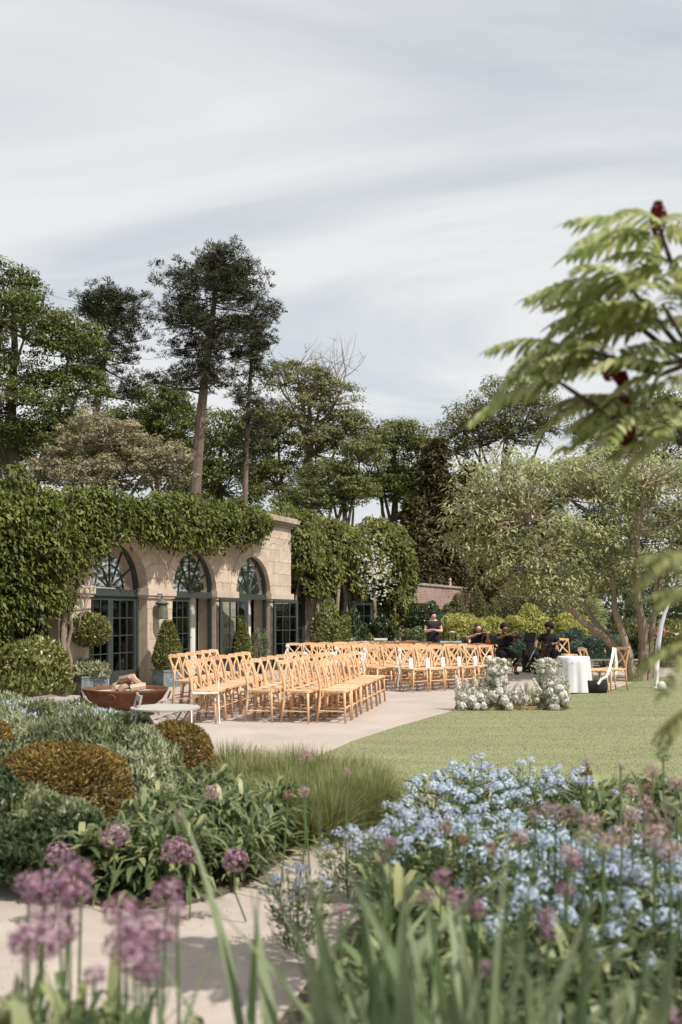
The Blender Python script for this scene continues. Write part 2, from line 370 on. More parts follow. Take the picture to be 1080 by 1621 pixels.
# ashlar blocks: courses over the visible stretch, clipped round the arches
stone_box = MB().box(0, 1, -.014, 0, 0, 1).mesh('stone')
VR = RAD+.30
def stone_rect(u0, u1, z0, z1):
    if z1 > 3.74 and u0 < 3.3: return
    g = .004; o = link('stone', stone_box, M_STONE, bld); o.location = (u0+g, 0, z0+g); o.scale = (u1-u0-2*g, 1+random.uniform(-.3, .3), z1-z0-2*g)
random.seed(4)
nc = 12; ch = ZT/nc
for c in range(nc):
    z0, z1 = c*ch, (c+1)*ch
    u = -3.6 + (.31 if c % 2 else 0)
    cuts = [-3.6]
    while u < 7.46:
        if u > cuts[-1]+.1: cuts.append(u)
        u += .62
    if 7.46-cuts[-1] < .2: cuts.pop()
    cuts.append(7.46)
    for ua, ub in zip(cuts[:-1], cuts[1:]):
        # segments not inside any opening / voussoir ring
        segs = [(ua, ub)]
        if z1 <= SPR+.01:
            for a in ARCH1:
                ns = []
                for s0, s1 in segs:
                    if s1 <= a-RAD or s0 >= a+RAD: ns.append((s0, s1)); continue
                    if s0 < a-RAD: ns.append((s0, a-RAD))
                    if s1 > a+RAD: ns.append((a+RAD, s1))
                segs = ns
            for s0, s1 in segs:
                if s1-s0 > .06: stone_rect(s0, s1, z0, z1)
        else:
            n = 10; xs = [ua+.006+(ub-ua-.012)*i/n for i in range(n+1)]
            def bz(x):
                for a in ARCH1:
                    d = abs(x-a)
                    if d < VR:
                        return SPR+math.sqrt(VR*VR-d*d)
                return 0
            zb = [max(z0+.006, bz(x)+.005) for x in xs]
            ok = [b < z1-.03 for b in zb]
            if all(abs(b-(z0+.006)) < 1e-6 for b in zb): stone_rect(ua, ub, z0, z1); continue
            i = 0
            while i <= n:
                if not ok[i]: i += 1; continue
                j = i
                while j+1 <= n and ok[j+1]: j += 1
                if j-i >= 2:
                    bot = [(xs[k], zb[k]) for k in range(i, j+1)]
                    poly = bot+[(xs[j], z1-.006), (xs[i], z1-.006)]
                    mb = MB(); m_ = len(poly); mb.v = [(x, -.014, z) for x, z in poly]+[(x, 0.001, z) for x, z in poly]
                    mb.f = [tuple(range(m_)), tuple(reversed(range(m_, 2*m_)))]+[(k, (k+1) % m_+0, (k+1) % m_+m_, k+m_) for k in range(m_)]
                    mb.build('stone', M_STONE, bld)
                i = j+1
for a in ARCH1[2:]:
    nv = 13
    for k in range(nv):
        t0 = math.pi*k/nv+.006; t1 = math.pi*(k+1)/nv-.006; pr = .03 if k != nv//2 else .045
        ro = VR if k != nv//2 else VR+.05
        poly = [(a-math.cos(t)*r, SPR+math.sin(t)*r) for r, ts in ((RAD+.002, (t0, (t0+t1)/2, t1)), (ro, (t1, (t0+t1)/2, t0))) for t in ts]
        mb = MB(); m_ = len(poly); mb.v = [(x, -pr, z) for x, z in poly]+[(x, .3, z) for x, z in poly]
        mb.f = [tuple(range(m_)), tuple(reversed(range(m_, 2*m_)))]+[(q, (q+1) % m_, (q+1) % m_+m_, q+m_) for q in range(m_)]
        mb.build('voussoir', M_STONE, bld)
for i in range(len(ARCH1)):
    l = ARCH1[i]+RAD; r = ARCH1[i+1]-RAD if i+1 < len(ARCH1) else 7.46
    mb = MB(); mb.box(l-.06, r+.06, -.085, .46, SPR-.09, SPR+.075); mb.box(l-.03, r+.03, -.055, .44, SPR-.15, SPR-.092); mb.build('impost', M_STONE, bld)
    mb = MB(); mb.box(l+.002, r-.002, -.05, .02, 0, .22); mb.build('plinth', M_STONE, bld)
# cornice in profile along the parapet and round the corner
mb = MB()
for (y, z0, z1) in ((-.06, ZT, ZT+.07), (-.12, ZT+.072, ZT+.14), (-.2, ZT+.142, ZT+.24), (-.16, ZT+.242, ZT+.30)):
    mb.box(3.3+y*.2, 7.46-y, y, .6, z0, z1)
mb.build('cornice', M_CORN, bld)
# set-back second range, brick with a stone edge
M_BRICK = bpy.data.materials.new('pale_brick'); M_BRICK.use_nodes = True
def brickmat(m, c1, c2, cm, sx):
    t = m.node_tree; b = t.nodes['Principled BSDF']; b.inputs['Roughness'].default_value = .9
    tcn = t.nodes.new('ShaderNodeTexCoord'); sp_ = t.nodes.new('ShaderNodeSeparateXYZ'); cb_ = t.nodes.new('ShaderNodeCombineXYZ')
    ad = t.nodes.new('ShaderNodeMath'); t.links.new(tcn.outputs['Object'], sp_.inputs[0]); t.links.new(sp_.outputs[0], ad.inputs[0]); t.links.new(sp_.outputs[1], ad.inputs[1])
    t.links.new(ad.outputs[0], cb_.inputs[0]); t.links.new(sp_.outputs[2], cb_.inputs[1])
    br = t.nodes.new('ShaderNodeTexBrick'); br.inputs['Scale'].default_value = 1; br.inputs['Brick Width'].default_value = .225; br.inputs['Row Height'].default_value = .075; br.inputs['Mortar Size'].default_value = .012
    br.inputs['Color1'].default_value = (*c1, 1); br.inputs['Color2'].default_value = (*c2, 1); br.inputs['Mortar'].default_value = (*cm, 1)
    t.links.new(cb_.outputs[0], br.inputs['Vector'])
    nz = t.nodes.new('ShaderNodeTexNoise'); nz.inputs['Scale'].default_value = 1.3; nz.inputs['Detail'].default_value = 6; t.links.new(tcn.outputs['Object'], nz.inputs['Vector'])
    mr = t.nodes.new('ShaderNodeMapRange'); mr.inputs[1].default_value = .3; mr.inputs[2].default_value = .7; mr.inputs[3].default_value = .72; mr.inputs[4].default_value = 1.2; t.links.new(nz.outputs[0], mr.inputs[0])
    vm = t.nodes.new('ShaderNodeVectorMath'); vm.operation = 'SCALE'; t.links.new(br.outputs[0], vm.inputs[0]); t.links.new(mr.outputs[0], vm.inputs['Scale']); t.links.new(vm.outputs[0], b.inputs['Base Color'])
    bp = t.nodes.new('ShaderNodeBump'); bp.inputs['Strength'].default_value = .5; bp.inputs['Distance'].default_value = .01; t.links.new(br.outputs['Fac'], bp.inputs['Height']); bp.invert = True; t.links.new(bp.outputs[0], b.inputs['Normal'])
brickmat(M_BRICK, (.46, .36, .29), (.38, .28, .22), (.5, .44, .38), 1)
ARCH2 = [9.1, 12.3, 15.5, 18.2]
arch_wall(7.462, 19.6, ARCH2, .55, 1.0, ZT+.1).build('brick_range_wall', M_BRICK, bld)
MB().box(7.462, 7.62, .35, .552, 0, ZT).build('corner_brickwork', M_BRICK, bld)
MB().box(7.462, 19.7, .42, 1.1, ZT+.102, ZT+.26).build('cornice', M_CORN, bld)
# interior shell, roof
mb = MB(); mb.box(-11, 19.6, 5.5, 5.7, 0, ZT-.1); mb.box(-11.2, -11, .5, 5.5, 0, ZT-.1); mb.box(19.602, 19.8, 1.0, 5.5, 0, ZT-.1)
mb.build('interior_wall', M_DARKROOM, bld)
MB().box(-11, 3.3, .52, 5.6, 3.6, 3.68).build('roof', mat('roof_lead', (.14, .14, .14), .7, .2, 2, 0), bld)
MB().box(3.302, 19.6, .52, 5.6, ZT-.12, ZT-.02).build('roof', mat('roof_lead', (.14, .14, .14), .7, .2, 2, 0), bld)
MB().box(-11, 19.6, -.02, 5.5, -.02, .012).build('interior_floor', mat('stone_floor', (.25, .22, .18), .7, .15, 2, 0), bld)
# a few soft furnishings seen through the doors: curtains
for u in (-.55, 2.78, 5.9):
    pts = []; mb = MB(); n = 16
    for i in range(n+1):
        x = u-.14+.28*i/n; pts.append((x, .62+.035*math.sin(i*2.2)))
    for i in range(n):
        b = len(mb.v); mb.v += [(pts[i][0], pts[i][1], .03), (pts[i+1][0], pts[i+1][1], .03), (pts[i+1][0], pts[i+1][1], 2.05), (pts[i][0], pts[i][1], 2.05)]; mb.f.append((b, b+1, b+2, b+3))
    mb.build('curtain', M_RIBBON, bld)

def door_leaf(w, h, cols, rows, loc, rz, parent, panel=.34):
    """leaf hinged at local x=0, extends along +x"""
    mb = MB(); st = .085; t = .05
    mb.box(0, st, -t/2, t/2, 0, h); mb.box(w-st, w, -t/2, t/2, 0, h)
    mb.box(st, w-st, -t/2, t/2, h-st, h); mb.box(st, w-st, -t/2, t/2, 0, panel)
    mb.box(st+.05, w-st-.05, -t/2-.008, t/2+.008, .09, panel-.07)
    o = mb.build('door', M_GREEN, parent); o.location = loc; o.rotation_euler = (0, 0, rz)
    gw = (w-2*st)/cols; gh = (h-st-panel)/rows
    for c in range(1, cols): MB().box(st+gw*c-.011, st+gw*c+.011, -.018, .018, panel, h-st).build('glazing_bar', M_GREEN, o)
    for r in range(1, rows): MB().box(st, w-st, -.016, .016, panel+gh*r-.011, panel+gh*r+.011).build('glazing_bar', M_GREEN, o)
    for c in range(cols):
        for r in range(rows): MB().box(st+gw*c+.011, st+gw*(c+1)-.011, -.004, .004, panel+gh*r+.011, panel+gh*(r+1)-.011).build('pane', GLASS, o)
    MB().tube([(w-.045, -.03, 1.0), (w-.045, -.075, 1.0), (w-.13, -.075, 1.0)], .009, 6).build('handle', M_BLACKM, o)
    return o
def doorway(a, parent, y, leaves_, yl=None):
    yl = y if yl is None else yl
    mb = MB(); h = SPR-.14
    mb.box(a-RAD, a-RAD+.07, y-.05, y+.05, 0, SPR-.12); mb.box(a+RAD-.07, a+RAD, y-.05, y+.05, 0, SPR-.12)
    mb.box(a-RAD, a+RAD, y-.07, y+.07, SPR-.12, SPR+.03)
    n = 24
    for i in range(n):
        t0 = math.pi*i/n; t1 = math.pi*(i+1)/n
        q = [(a-math.cos(t)*r, SPR+.03+math.sin(t)*r) for r, t in ((RAD-.06, t0), (RAD-.06, t1), (RAD, t1), (RAD, t0))]
        q = [(x, min(z, SPR+RAD)) for x, z in q]
        b = len(mb.v); mb.v += [(x, y-.05, z) for x, z in q]+[(x, y+.05, z) for x, z in q]
        mb.f += [(b, b+1, b+2, b+3), (b+7, b+6, b+5, b+4), (b, b+4, b+5, b+1), (b+3, b+2, b+6, b+7)]
    fr = mb.build('door_frame', M_GREEN, parent)
    # fanlight: radiating bars and an inner half ring
    for k in range(1, 6):
        t = math.pi*k/6; MB().obox((a-math.cos(t)*.02, y, SPR+.04+math.sin(t)*.02), (a-math.cos(t)*(RAD-.06), y, SPR+.03+math.sin(t)*(RAD-.06)), .022, .018, (0, 1, 0)).build('glazing_bar', M_GREEN, fr)
    MB().tube([(a-math.cos(math.pi*k/14)*.52, y, SPR+.03+math.sin(math.pi*k/14)*.52) for k in range(15)], .013, 4).build('glazing_bar', M_GREEN, fr)
    for k in range(6):
        t0 = math.pi*k/6; t1 = math.pi*(k+1)/6; q = [(a, SPR+.04)]+[(a-math.cos(t)*(RAD-.07), SPR+.03+math.sin(t)*(RAD-.07)) for t in (t0, (t0+t1)/2, t1)]
        mb = MB(); mb.v = [(x, y+.012, z) for x, z in q]; mb.f = [(0, 1, 2, 3)]; mb.build('pane', GLASS, fr)
    w = RAD-.07
    for side, ang in leaves_:
        if side == 'L': door_leaf(w-.004, h, 3, 4, (a-RAD+.07, y, .015), R(ang), parent)
        else: door_leaf(w-.004, h, 3, 4, (a+RAD-(.07 if yl == y else .02), yl, .015), R(180-ang), parent)
Y1 = .26
doorway(ARCH1[0], bld, Y1, [('L', 0), ('R', 0)])
doorway(ARCH1[1], bld, Y1, [('L', 0), ('R', 0)])
doorway(ARCH1[2], bld, Y1, [('L', 0), ('R', 0)])
doorway(ARCH1[3], bld, .14, [('L', 0), ('R', -160)], -.13)
doorway(ARCH1[4], bld, .14, [('L', 60), ('R', -160)], -.13)
doorway(ARCH2[0], bld, .75, [('L', 0), ('R', 0)])
doorway(ARCH2[1], bld, .66, [('L', 0), ('R', -140)], .42)
doorway(ARCH2[2], bld, .75, [('L', 0), ('R', 0)])
doorway(ARCH2[3], bld, .75, [('L', 0), ('R', 0)])
# iron tie rod across the first arch
MB().tube([(-3.2, -.35, 2.13), (-2.0, -.3, 2.12)], .012, 5).build('tie_rod', M_GREYM, bld)
# wall lantern on the first pier
wl = thing('wall_lantern', 'verdigris cylindrical wall lantern on the pier between first two clear arches', 'lantern', F3(-.02, -.2, 1.48), TH)
mb = MB(); mb.lathe([(.13, 0), (.145, .02), (.14, .06), (.12, .33), (.145, .35), (.10, .42), (.03, .45), (.03, .5)], 16); mb.build('lamp_body', M_COPPER, wl)
MB().lathe([(.148, 0), (.155, .015), (.148, .03)], 16, (0, 0, .33)).build('rim', M_BLACKM, wl)
MB().tube([(0, 0, .48), (0, .0, .56), (0, .19, .56)], .014, 6).build('bracket', M_BLACKM, wl)

# brick garden wall beyond
M_GWALL = bpy.data.materials.new('red_brick'); M_GWALL.use_nodes = True; brickmat(M_GWALL, (.34, .21, .17), (.27, .15, .12), (.40, .32, .27), 1)
gw = thing('garden_wall', 'long pinkish brick garden wall with stone coping beyond the orangery', 'wall', F3(19.8, .7, 0), TH)
MB().box(0, 13.8, 0, .35, 0, 2.84).build('brickwork', M_GWALL, gw)
for k in range(19): MB().box(.01+k*.74, .74+k*.74-.01, -.06, .41, 2.842, 2.94+.004*(k % 3)).build('coping_stone', M_CORN, gw)
MB().box(13.802, 14.4, -.08, .43, 0, 2.95).build('end_pier', M_STONE, gw)
MB().lathe([(.07, 0), (.06, .3), (.09, .32), (.02, .4)], 10, (8.8, .17, 2.94)).build('finial', M_STONE, gw)

# ------------------------------------------------------------------ foliage builders
def clumpfol(name, centers, radii, per, L, W, m, parent=None, seed=0, flat=.75, outdir=None, droop=.0, jit=.5, kind='stuff', label=None):
    rng = np.random.default_rng(seed); n = len(centers)
    cc = np.repeat(centers, per, 0); rr = np.repeat(radii, per)[:, None]
    d = rdir(rng, n*per); d[:, 2] = np.where(rng.random(n*per) < .7, np.abs(d[:, 2]), d[:, 2])
    rad = rng.random((n*per, 1))**.5
    C = cc+d*rad*rr*np.array([1, 1, flat])
    N = unit(d*np.array([1, 1, 1.0])+np.array([0, 0, .5])+rng.normal(0, jit, (n*per, 3)))
    D = np.cross(N, rdir(rng, n*per))
    if droop: D = unit(D)+np.array([0, 0, -droop])
    base = np.repeat(rng.random(n), per); r = np.clip(.55*rng.random(n*per)+.45*base, 0, 1)
    LL = L*(.7+.6*rng.random(n*per)); V, F, r = leaves(C, D, N, LL, LL*W/L, rng, rnd=r)
    o = link(name, np_mesh(name, V, F, r), m, parent, kind)
    return o
def limb(mb, p0, p1, r0, r1, rng, bend=.15, n=5, sides=5):
    p0 = Vector(p0); p1 = Vector(p1); d = p1-p0; L = d.length
    off = Vector(rng.normal(0, bend, 3))*L; off.z = abs(off.z)*.5-.12*L
    mid = (p0+p1)/2+off; pts = []; rs = []
    for i in range(n+1):
        t = i/n; pts.append((1-t)**2*p0+2*t*(1-t)*mid+t*t*p1); rs.append(r0+(r1-r0)*t)
    mb.tube(pts, rs, sides, cap=False)
def lobe_pts(lobes, n, rng, shell=(.62, 1.0), low=-.5):
    A = np.array([l[3]*l[4] for l in lobes])**1.0; p = A/A.sum(); idx = rng.choice(len(lobes), n, p=p)
    Lb = np.array([l[:6] for l in lobes])[idx]; d = rdir(rng, n); d[:, 2] = np.where(d[:, 2] < low, -d[:, 2], d[:, 2])
    rad = (shell[0]+(shell[1]-shell[0])*rng.random((n, 1))**.7)
    return Lb[:, :3]+d*rad*Lb[:, 3:6], idx
def tree(name, label, px, Y, lobes, nclump, per, cr, L, leafm, barkm, trunk_r, seed, trunk_top=None, lean=0, W=.6, limbs=True, group=None, shell=(.6, 1.0), cat='tree', flat=.7, twigs=140, base_z=0, split=.35):
    """lobes in photo terms: (px, py, rx_px, ry_px, depth_m, ydepth_radius) measured at distance Y"""
    rng = np.random.default_rng(seed); s = FP/Y; base = Vector(((px-540)/s, Y, base_z))
    LB = [((a-540)/s-base.x, dm, CAMH+(970-b)/s, rx/s, (ry_d if ry_d else rx/s), ry/s) for a, b, rx, ry, dm, ry_d in lobes]
    t = thing(name, label, cat, base, 0, group)
    P, idx = lobe_pts(LB, nclump, rng, shell)
    R_ = cr*(.6+.8*rng.random(nclump))
    clumpfol('crown', P, R_, int(per*1.45), L*.82, L*W*.82, leafm, t, seed+1, flat)
    mb = MB(); top = trunk_top if trunk_top else max(l[2] for l in LB)
    pts = []; rs = []
    for i in range(9):
        q = i/8; pts.append(Vector((lean*q*top+.12*math.sin(i*1.7+seed)*q, .1*math.cos(i*2.1+seed)*q, q*top))); rs.append(trunk_r*(1.25 if i == 0 else 1)*(1-.75*q))
    mb.tube(pts, rs, 8)
    if limbs:
        cen = []
        for l in LB:
            c = Vector(l[:3]); k = min(8, max(2, int(8*(split+.45*random.random())*min(1, c.z/top)))); cen.append(c)
            limb(mb, pts[k], c, rs[k]*.62, rs[k]*.22, rng, .09, 6)
        for i in rng.choice(nclump, min(twigs, nclump), replace=False):
            limb(mb, cen[idx[i]], P[i], trunk_r*.14, trunk_r*.035, rng, .12, 4, 4)
    mb.build('trunk', barkm, t)
    return t
random.seed(11)
# ---- trees behind, far to near.  ry_d = depth radius in metres (0 = same as width)
tree('broadleaf_tree', 'massive dark green broadleaf tree cut by the left edge above the vine', 20, 44,
     [(10, 480, 62, 58, 0, 2.2), (-60, 560, 90, 90, 0, 3), (50, 545, 78, 62, -1, 2.5), (110, 560, 62, 55, 0, 2), (20, 640, 120, 55, -1.5, 2.6), (120, 615, 55, 40, .5, 2), (-50, 700, 110, 70, 0, 3), (70, 700, 90, 50, 0, 2.6)],
     560, 64, .62, .16, LF_DEC, M_BARK, .42, 21, shell=(.45, 1.0), flat=.55, base_z=0)
tree('broadleaf_tree', 'mid green broadleaf tree filling the gap under the tall pine', 350, 58,
     [(340, 700, 60, 45, 0, 3), (300, 740, 50, 40, 0, 2.5), (380, 740, 55, 50, 0, 3), (345, 780, 80, 45, 0, 3), (405, 700, 40, 50, 0, 2.5)],
     300, 55, .75, .2, LF_DEC2, M_BARK, .35, 31)
tree('broadleaf_tree', 'dark low broadleaf tree between the tawny tree and the tall pine', 250, 60,
     [(250, 650, 55, 38, 0, 3), (215, 690, 50, 40, 0, 3), (285, 690, 45, 50, 0, 3)], 160, 55, .75, .2, LF_DEC, M_BARK, .3, 33)
def dead_twigs(t, spots, s, seed):
    rng = np.random.default_rng(seed); mb = MB()
    for (x0, y0, x1, y1, r) in spots:
        p0 = Vector(((x0-540)/s-t.location.x, 0, CAMH+(970-y0)/s)); p1 = Vector(((x1-540)/s-t.location.x, rng.normal(0, .8), CAMH+(970-y1)/s))
        limb(mb, p0, p1, r, r*.35, rng, .1, 6)
        for k in range(9):
            q = .35+.65*rng.random(); a = p0.lerp(p1, q); e = a+Vector(rng.normal(0, 1.0, 3))*.8+Vector((0, 0, .7)); limb(mb, a, e, r*.35, r*.1, rng, .15, 4, 4)
            for j in range(3): limb(mb, a.lerp(e, .5+.4*rng.random()), e+Vector(rng.normal(0, .5, 3)), r*.14, r*.05, rng, .15, 3, 3)
    mb.build('bare_branches', M_PALEBARK, t)
t = tree('broadleaf_tree', 'thin crowned broadleaf tree with bare twisting top branches', 490, 60,
     [(450, 610, 42, 38, 0, 2.5), (495, 612, 36, 30, 0, 2), (530, 640, 40, 36, 0, 2), (545, 680, 40, 34, 0, 2), (480, 660, 50, 36, 0, 3), (440, 690, 50, 50, 0, 3), (500, 720, 62, 45, 0, 3), (560, 700, 40, 40, 0, 2.5), (440, 770, 60, 38, 0, 3), (530, 775, 60, 40, 0, 3)],
     500, 50, .62, .18, LF_OLIVE, M_PALEBARK, .36, 41, shell=(.5, 1.0), flat=.5, twigs=240)
dead_twigs(t, [(490, 700, 470, 580, .13), (495, 690, 520, 570, .12), (500, 680, 548, 590, .11), (480, 650, 440, 585, .09), (510, 640, 545, 565, .07), (500, 640, 500, 565, .08)], FP/60, 4)
tree('broadleaf_tree', 'dense mid green tree with low spreading skirt behind the creeper block', 545, 54,
     [(520, 760, 50, 28, 0, 3), (570, 730, 40, 28, 0, 2.5), (560, 785, 45, 25, 0, 2.5), (500, 800, 60, 22, 0, 3)], 200, 52, .6, .17, LF_DEC2, M_BARK, .3, 43, flat=.45)
tree('broadleaf_tree', 'round topped broadleaf tree with sky showing beneath its crown', 625, 66,
     [(630, 704, 56, 34, 0, 3), (600, 780, 60, 30, 0, 3), (665, 780, 50, 30, 0, 3), (595, 730, 36, 38, 0, 2.5), (662, 735, 38, 40, 0, 2.5), (630, 765, 40, 24, 0, 2.5)],
     400, 55, .75, .2, LF_DEC2, M_BARK, .4, 47, shell=(.55, 1), flat=.5)
tree('broadleaf_tree', 'loose open crowned tree with dark fan of limbs above the pale tree', 800, 62,
     [(800, 640, 55, 36, 0, 2.5), (845, 640, 40, 30, 0, 2), (755, 655, 40, 34, 0, 2), (735, 680, 52, 40, 0, 3), (865, 675, 50, 42, 0, 3), (800, 690, 80, 50, 0, 3), (720, 715, 36, 24, 0, 2), (760, 700, 40, 30, 0, 2)],
     420, 28, .6, .17, LF_OLIVE, M_BARK, .36, 53, shell=(.25, 1.05), flat=.8, twigs=420)
tree('broadleaf_tree', 'green broadleaf tree rising behind the right edge fronds', 1000, 56,
     [(960, 690, 60, 40, 0, 3), (1040, 670, 60, 45, 0, 3), (1100, 720, 60, 60, 0, 3), (1000, 760, 90, 60, 0, 3), (900, 790, 70, 60, 0, 3)],
     340, 45, .7, .19, LF_DEC2, M_BARK, .4, 57)
tree('broadleaf_tree', 'shadowy broadleaf tree low behind the pale leaved tree', 850, 58,
     [(820, 850, 90, 60, 0, 3), (900, 880, 90, 60, 0, 3), (1000, 860, 90, 70, 0, 3), (1080, 880, 70, 80, 0, 3), (770, 900, 50, 45, 0, 3)],
     360, 50, .8, .2, LF_DEC, M_BARK, .35, 59)
tree('tawny_tree', 'tawny brown flowering tree above the vine on the left', 165, 38,
     [(140, 700, 48, 50, 0, 1.6), (110, 740, 55, 38, 0, 1.6), (190, 705, 50, 40, 0, 1.6), (235, 735, 52, 45, .3, 1.8), (275, 745, 34, 45, .5, 1.5), (170, 760, 90, 34, -.2, 1.8), (60, 760, 34, 22, 0, 1)],
     430, 60, .32, .12, LF_TAN, M_BARK, .25, 61, shell=(.6, 1.0), W=.5)
tree('broadleaf_tree', 'dark understorey tree closing the gap behind the tawny tree', 130, 62,
     [(60, 730, 80, 50, 0, 3), (150, 720, 70, 50, 0, 3), (235, 730, 70, 50, 0, 3), (-30, 740, 70, 50, 0, 3), (300, 770, 60, 40, 0, 3)], 420, 55, .85, .21, LF_DEC, M_BARK, .3, 67)
# conifers with a narrow dark outline
def conifer(label, px, Y, top, base, halfw, seed, n=420, m=LF_YEW, name='conifer_tree'):
    rng = np.random.default_rng(seed); s = FP/Y; z1 = CAMH+(970-top)/s; z0 = max(.4, CAMH+(970-base)/s); w = halfw/s
    t = thing(name, label, 'tree', ((px-540)/s, Y, 0))
    q = rng.random(n)**.75; a = rng.random(n)*2*math.pi; rr = w*np.sqrt(q)*(.75+.3*rng.random(n))*(.55+.45*rng.random(n)**.3)
    C = np.stack([np.cos(a)*rr, np.sin(a)*rr, z1-(z1-z0)*q], 1)
    per = 60; cc = np.repeat(C, per, 0); out = np.stack([np.cos(a), np.sin(a), -.35*np.ones(n)], 1); out = np.repeat(out, per, 0)
    P = cc+rng.normal(0, 1, (n*per, 3))*np.array([.38, .38, .2])*(.55+.5*np.repeat(q, per)[:, None])
    D = out+rng.normal(0, .5, (n*per, 3)); V, F, r = leaves(P, D, rdir(rng, n*per)+np.array([0, 0, .8]), .26*(.6+.8*rng.random(n*per)), .09, rng, rnd=np.clip(.5*rng.random(n*per)+.5*np.repeat(rng.random(n), per), 0, 1))
    link('crown', np_mesh('crown', V, F, r), m, t, 'stuff')
    mb = MB(); mb.tube([(0, 0, 0), (0, 0, z1*.5), (0, 0, z1*.96)], [.3, .18, .03], 7); mb.build('trunk', M_BARK, t); return t
conifer('brown green conical conifer standing right of the round topped tree', 690, 52, 695, 960, 48, 71, 420)
conifer('wide dark conifer just behind the brick garden wall', 745, 56, 735, 960, 62, 73, 460)
conifer('low dark conifer left of the brick wall behind the creeper', 655, 50, 790, 960, 36, 75, 260)

# pines: explicit horizontal boughs that end in needle tufts
def pine(label, px, Y, pts_px, boughs, seed, trunk_r, tuft=.40, ntuft_leaf=52, m=LF_PINE):
    rng = np.random.default_rng(seed); s = FP/Y; bx = (px-540)/s
    t = thing('pine_tree', label, 'tree', (bx, Y, 0))
    def L(a, b, d=0): return Vector(((a-540)/s-bx, d, CAMH+(970-b)/s))
    tp = [L(a, b) for a, b in pts_px]; n = len(tp)
    rs = [trunk_r*(1-.86*i/(n-1)) for i in range(n)]
    mb = MB(); mb.tube(tp, rs, 9); tufts = []
    def at(z):
        for i in range(n-1):
            if tp[i].z <= z <= tp[i+1].z:
                q = (z-tp[i].z)/(tp[i+1].z-tp[i].z); return tp[i].lerp(tp[i+1], q), rs[i]+(rs[i+1]-rs[i])*q
        return tp[-1].copy(), rs[-1]
    for (y_px, left, right, k, rise) in boughs:
        for j in range(k):
            ang = rng.random()*2*math.pi; c = math.cos(ang); z = CAMH+(970-y_px)/s+rng.normal(0, .35); p, r = at(z)
            reach = (right if c > 0 else left)/s*(.78+.4*rng.random()); depth = (left+right)/2/s*.8
            e = p+Vector((reach*c, depth*math.sin(ang)*(.6+.4*rng.random()), rise*reach+rng.normal(0, .3)))
            limb(mb, p, e, max(.02, r*.33), .018, rng, .07, 6, 5)
            m_ = int(4+reach*2.7)
            for q in np.linspace(.42, 1, m_):
                b = p.lerp(e, q); off = Vector(rng.normal(0, 1, 3)); off.z = abs(off.z)*.55; off *= .5*(.5+.5*reach/3)
                f = b+off; tufts.append(f)
                if rng.random() < .6: limb(mb, b, f, .014, .006, rng, .1, 2, 3)
    mb.build('trunk', M_PINEBARK, t)
    T = np.array([tuple(v) for v in tufts]); N = len(T); sz = tuft*(.65+.6*rng.random(N)); per = ntuft_leaf
    d = rdir(rng, N*per); d[:, 2] = np.abs(d[:, 2])*.9-.15; d = unit(d); S = np.repeat(sz, per)[:, None]
    C = np.repeat(T, per, 0)+d*S*(.35+.45*rng.random((N*per, 1)))
    V, F, r = leaves(C, d+rng.normal(0, .25, d.shape), rdir(rng, N*per), (S[:, 0]*.5), .036, rng, rnd=np.clip(.5*rng.random(N*per)+.5*np.repeat(rng.random(N), per), 0, 1))
    link('crown', np_mesh('crown', V, F, r), m, t, 'stuff'); return t
pine('tallest pine with long bare leaning trunk rising above the vine', 306, 48, [(300, 1020), (306, 830), (310, 760), (316, 680), (324, 600), (332, 540), (338, 490), (342, 450), (345, 425)],
     [(428, 30, 50, 8, .2), (442, 55, 60, 12, .16), (460, 80, 66, 13, .12), (475, 92, 75, 14, .1), (505, 78, 82, 13, .08), (530, 70, 86, 12, 0), (560, 72, 78, 10, -.02), (590, 88, 60, 8, -.08), (612, 75, 40, 5, -.14)], 81, .36)
pine('bushy dark pine between the big left tree and the tallest pine', 150, 50, [(148, 1000), (150, 800), (150, 680), (158, 600), (172, 540), (182, 510), (186, 485)],
     [(487, 45, 42, 9, .15), (503, 72, 52, 12, .1), (520, 60, 60, 12, .1), (550, 55, 72, 11, 0), (585, 40, 80, 10, -.05), (615, 40, 75, 7, -.15)], 83, .28)
pine('slender dark pine with thin straight trunk beside the tallest pine', 388, 50, [(386, 1010), (387, 820), (390, 720), (394, 640), (398, 570), (400, 520), (402, 490)],
     [(500, 16, 30, 7, .2), (525, 28, 38, 9, .1), (555, 30, 34, 9, 0), (590, 34, 26, 8, 0), (630, 30, 36, 8, -.05), (670, 34, 34, 7, -.1), (715, 36, 34, 6, -.1)], 85, .17, .36)
# far wood that closes the view as one mass
rng = np.random.default_rng(90); nn = 700
P = np.stack([rng.uniform(-42, 62, nn), rng.uniform(76, 86, nn), rng.random(nn)*8.5], 1); P[:, 2] *= (.75+.25*np.sin(P[:, 0]*.35))
o = clumpfol('distant_wood', P, np.full(nn, 1.5)*(.7+.6*rng.random(nn)), 60, .34, .24, LF_DEC, None, 91); tag(o, 'distant belt of dark woodland behind all the garden trees', 'woodland')
nn = 1100; P = np.stack([rng.uniform(24, 30, nn), rng.uniform(-6, 72, nn), rng.random(nn)*11], 1)
o = clumpfol('side_wood', P, np.full(nn, 1.5)*(.7+.6*rng.random(nn)), 44, .34, .24, LF_DEC, None, 92); tag(o, 'belt of trees closing the right side of the garden', 'woodland')

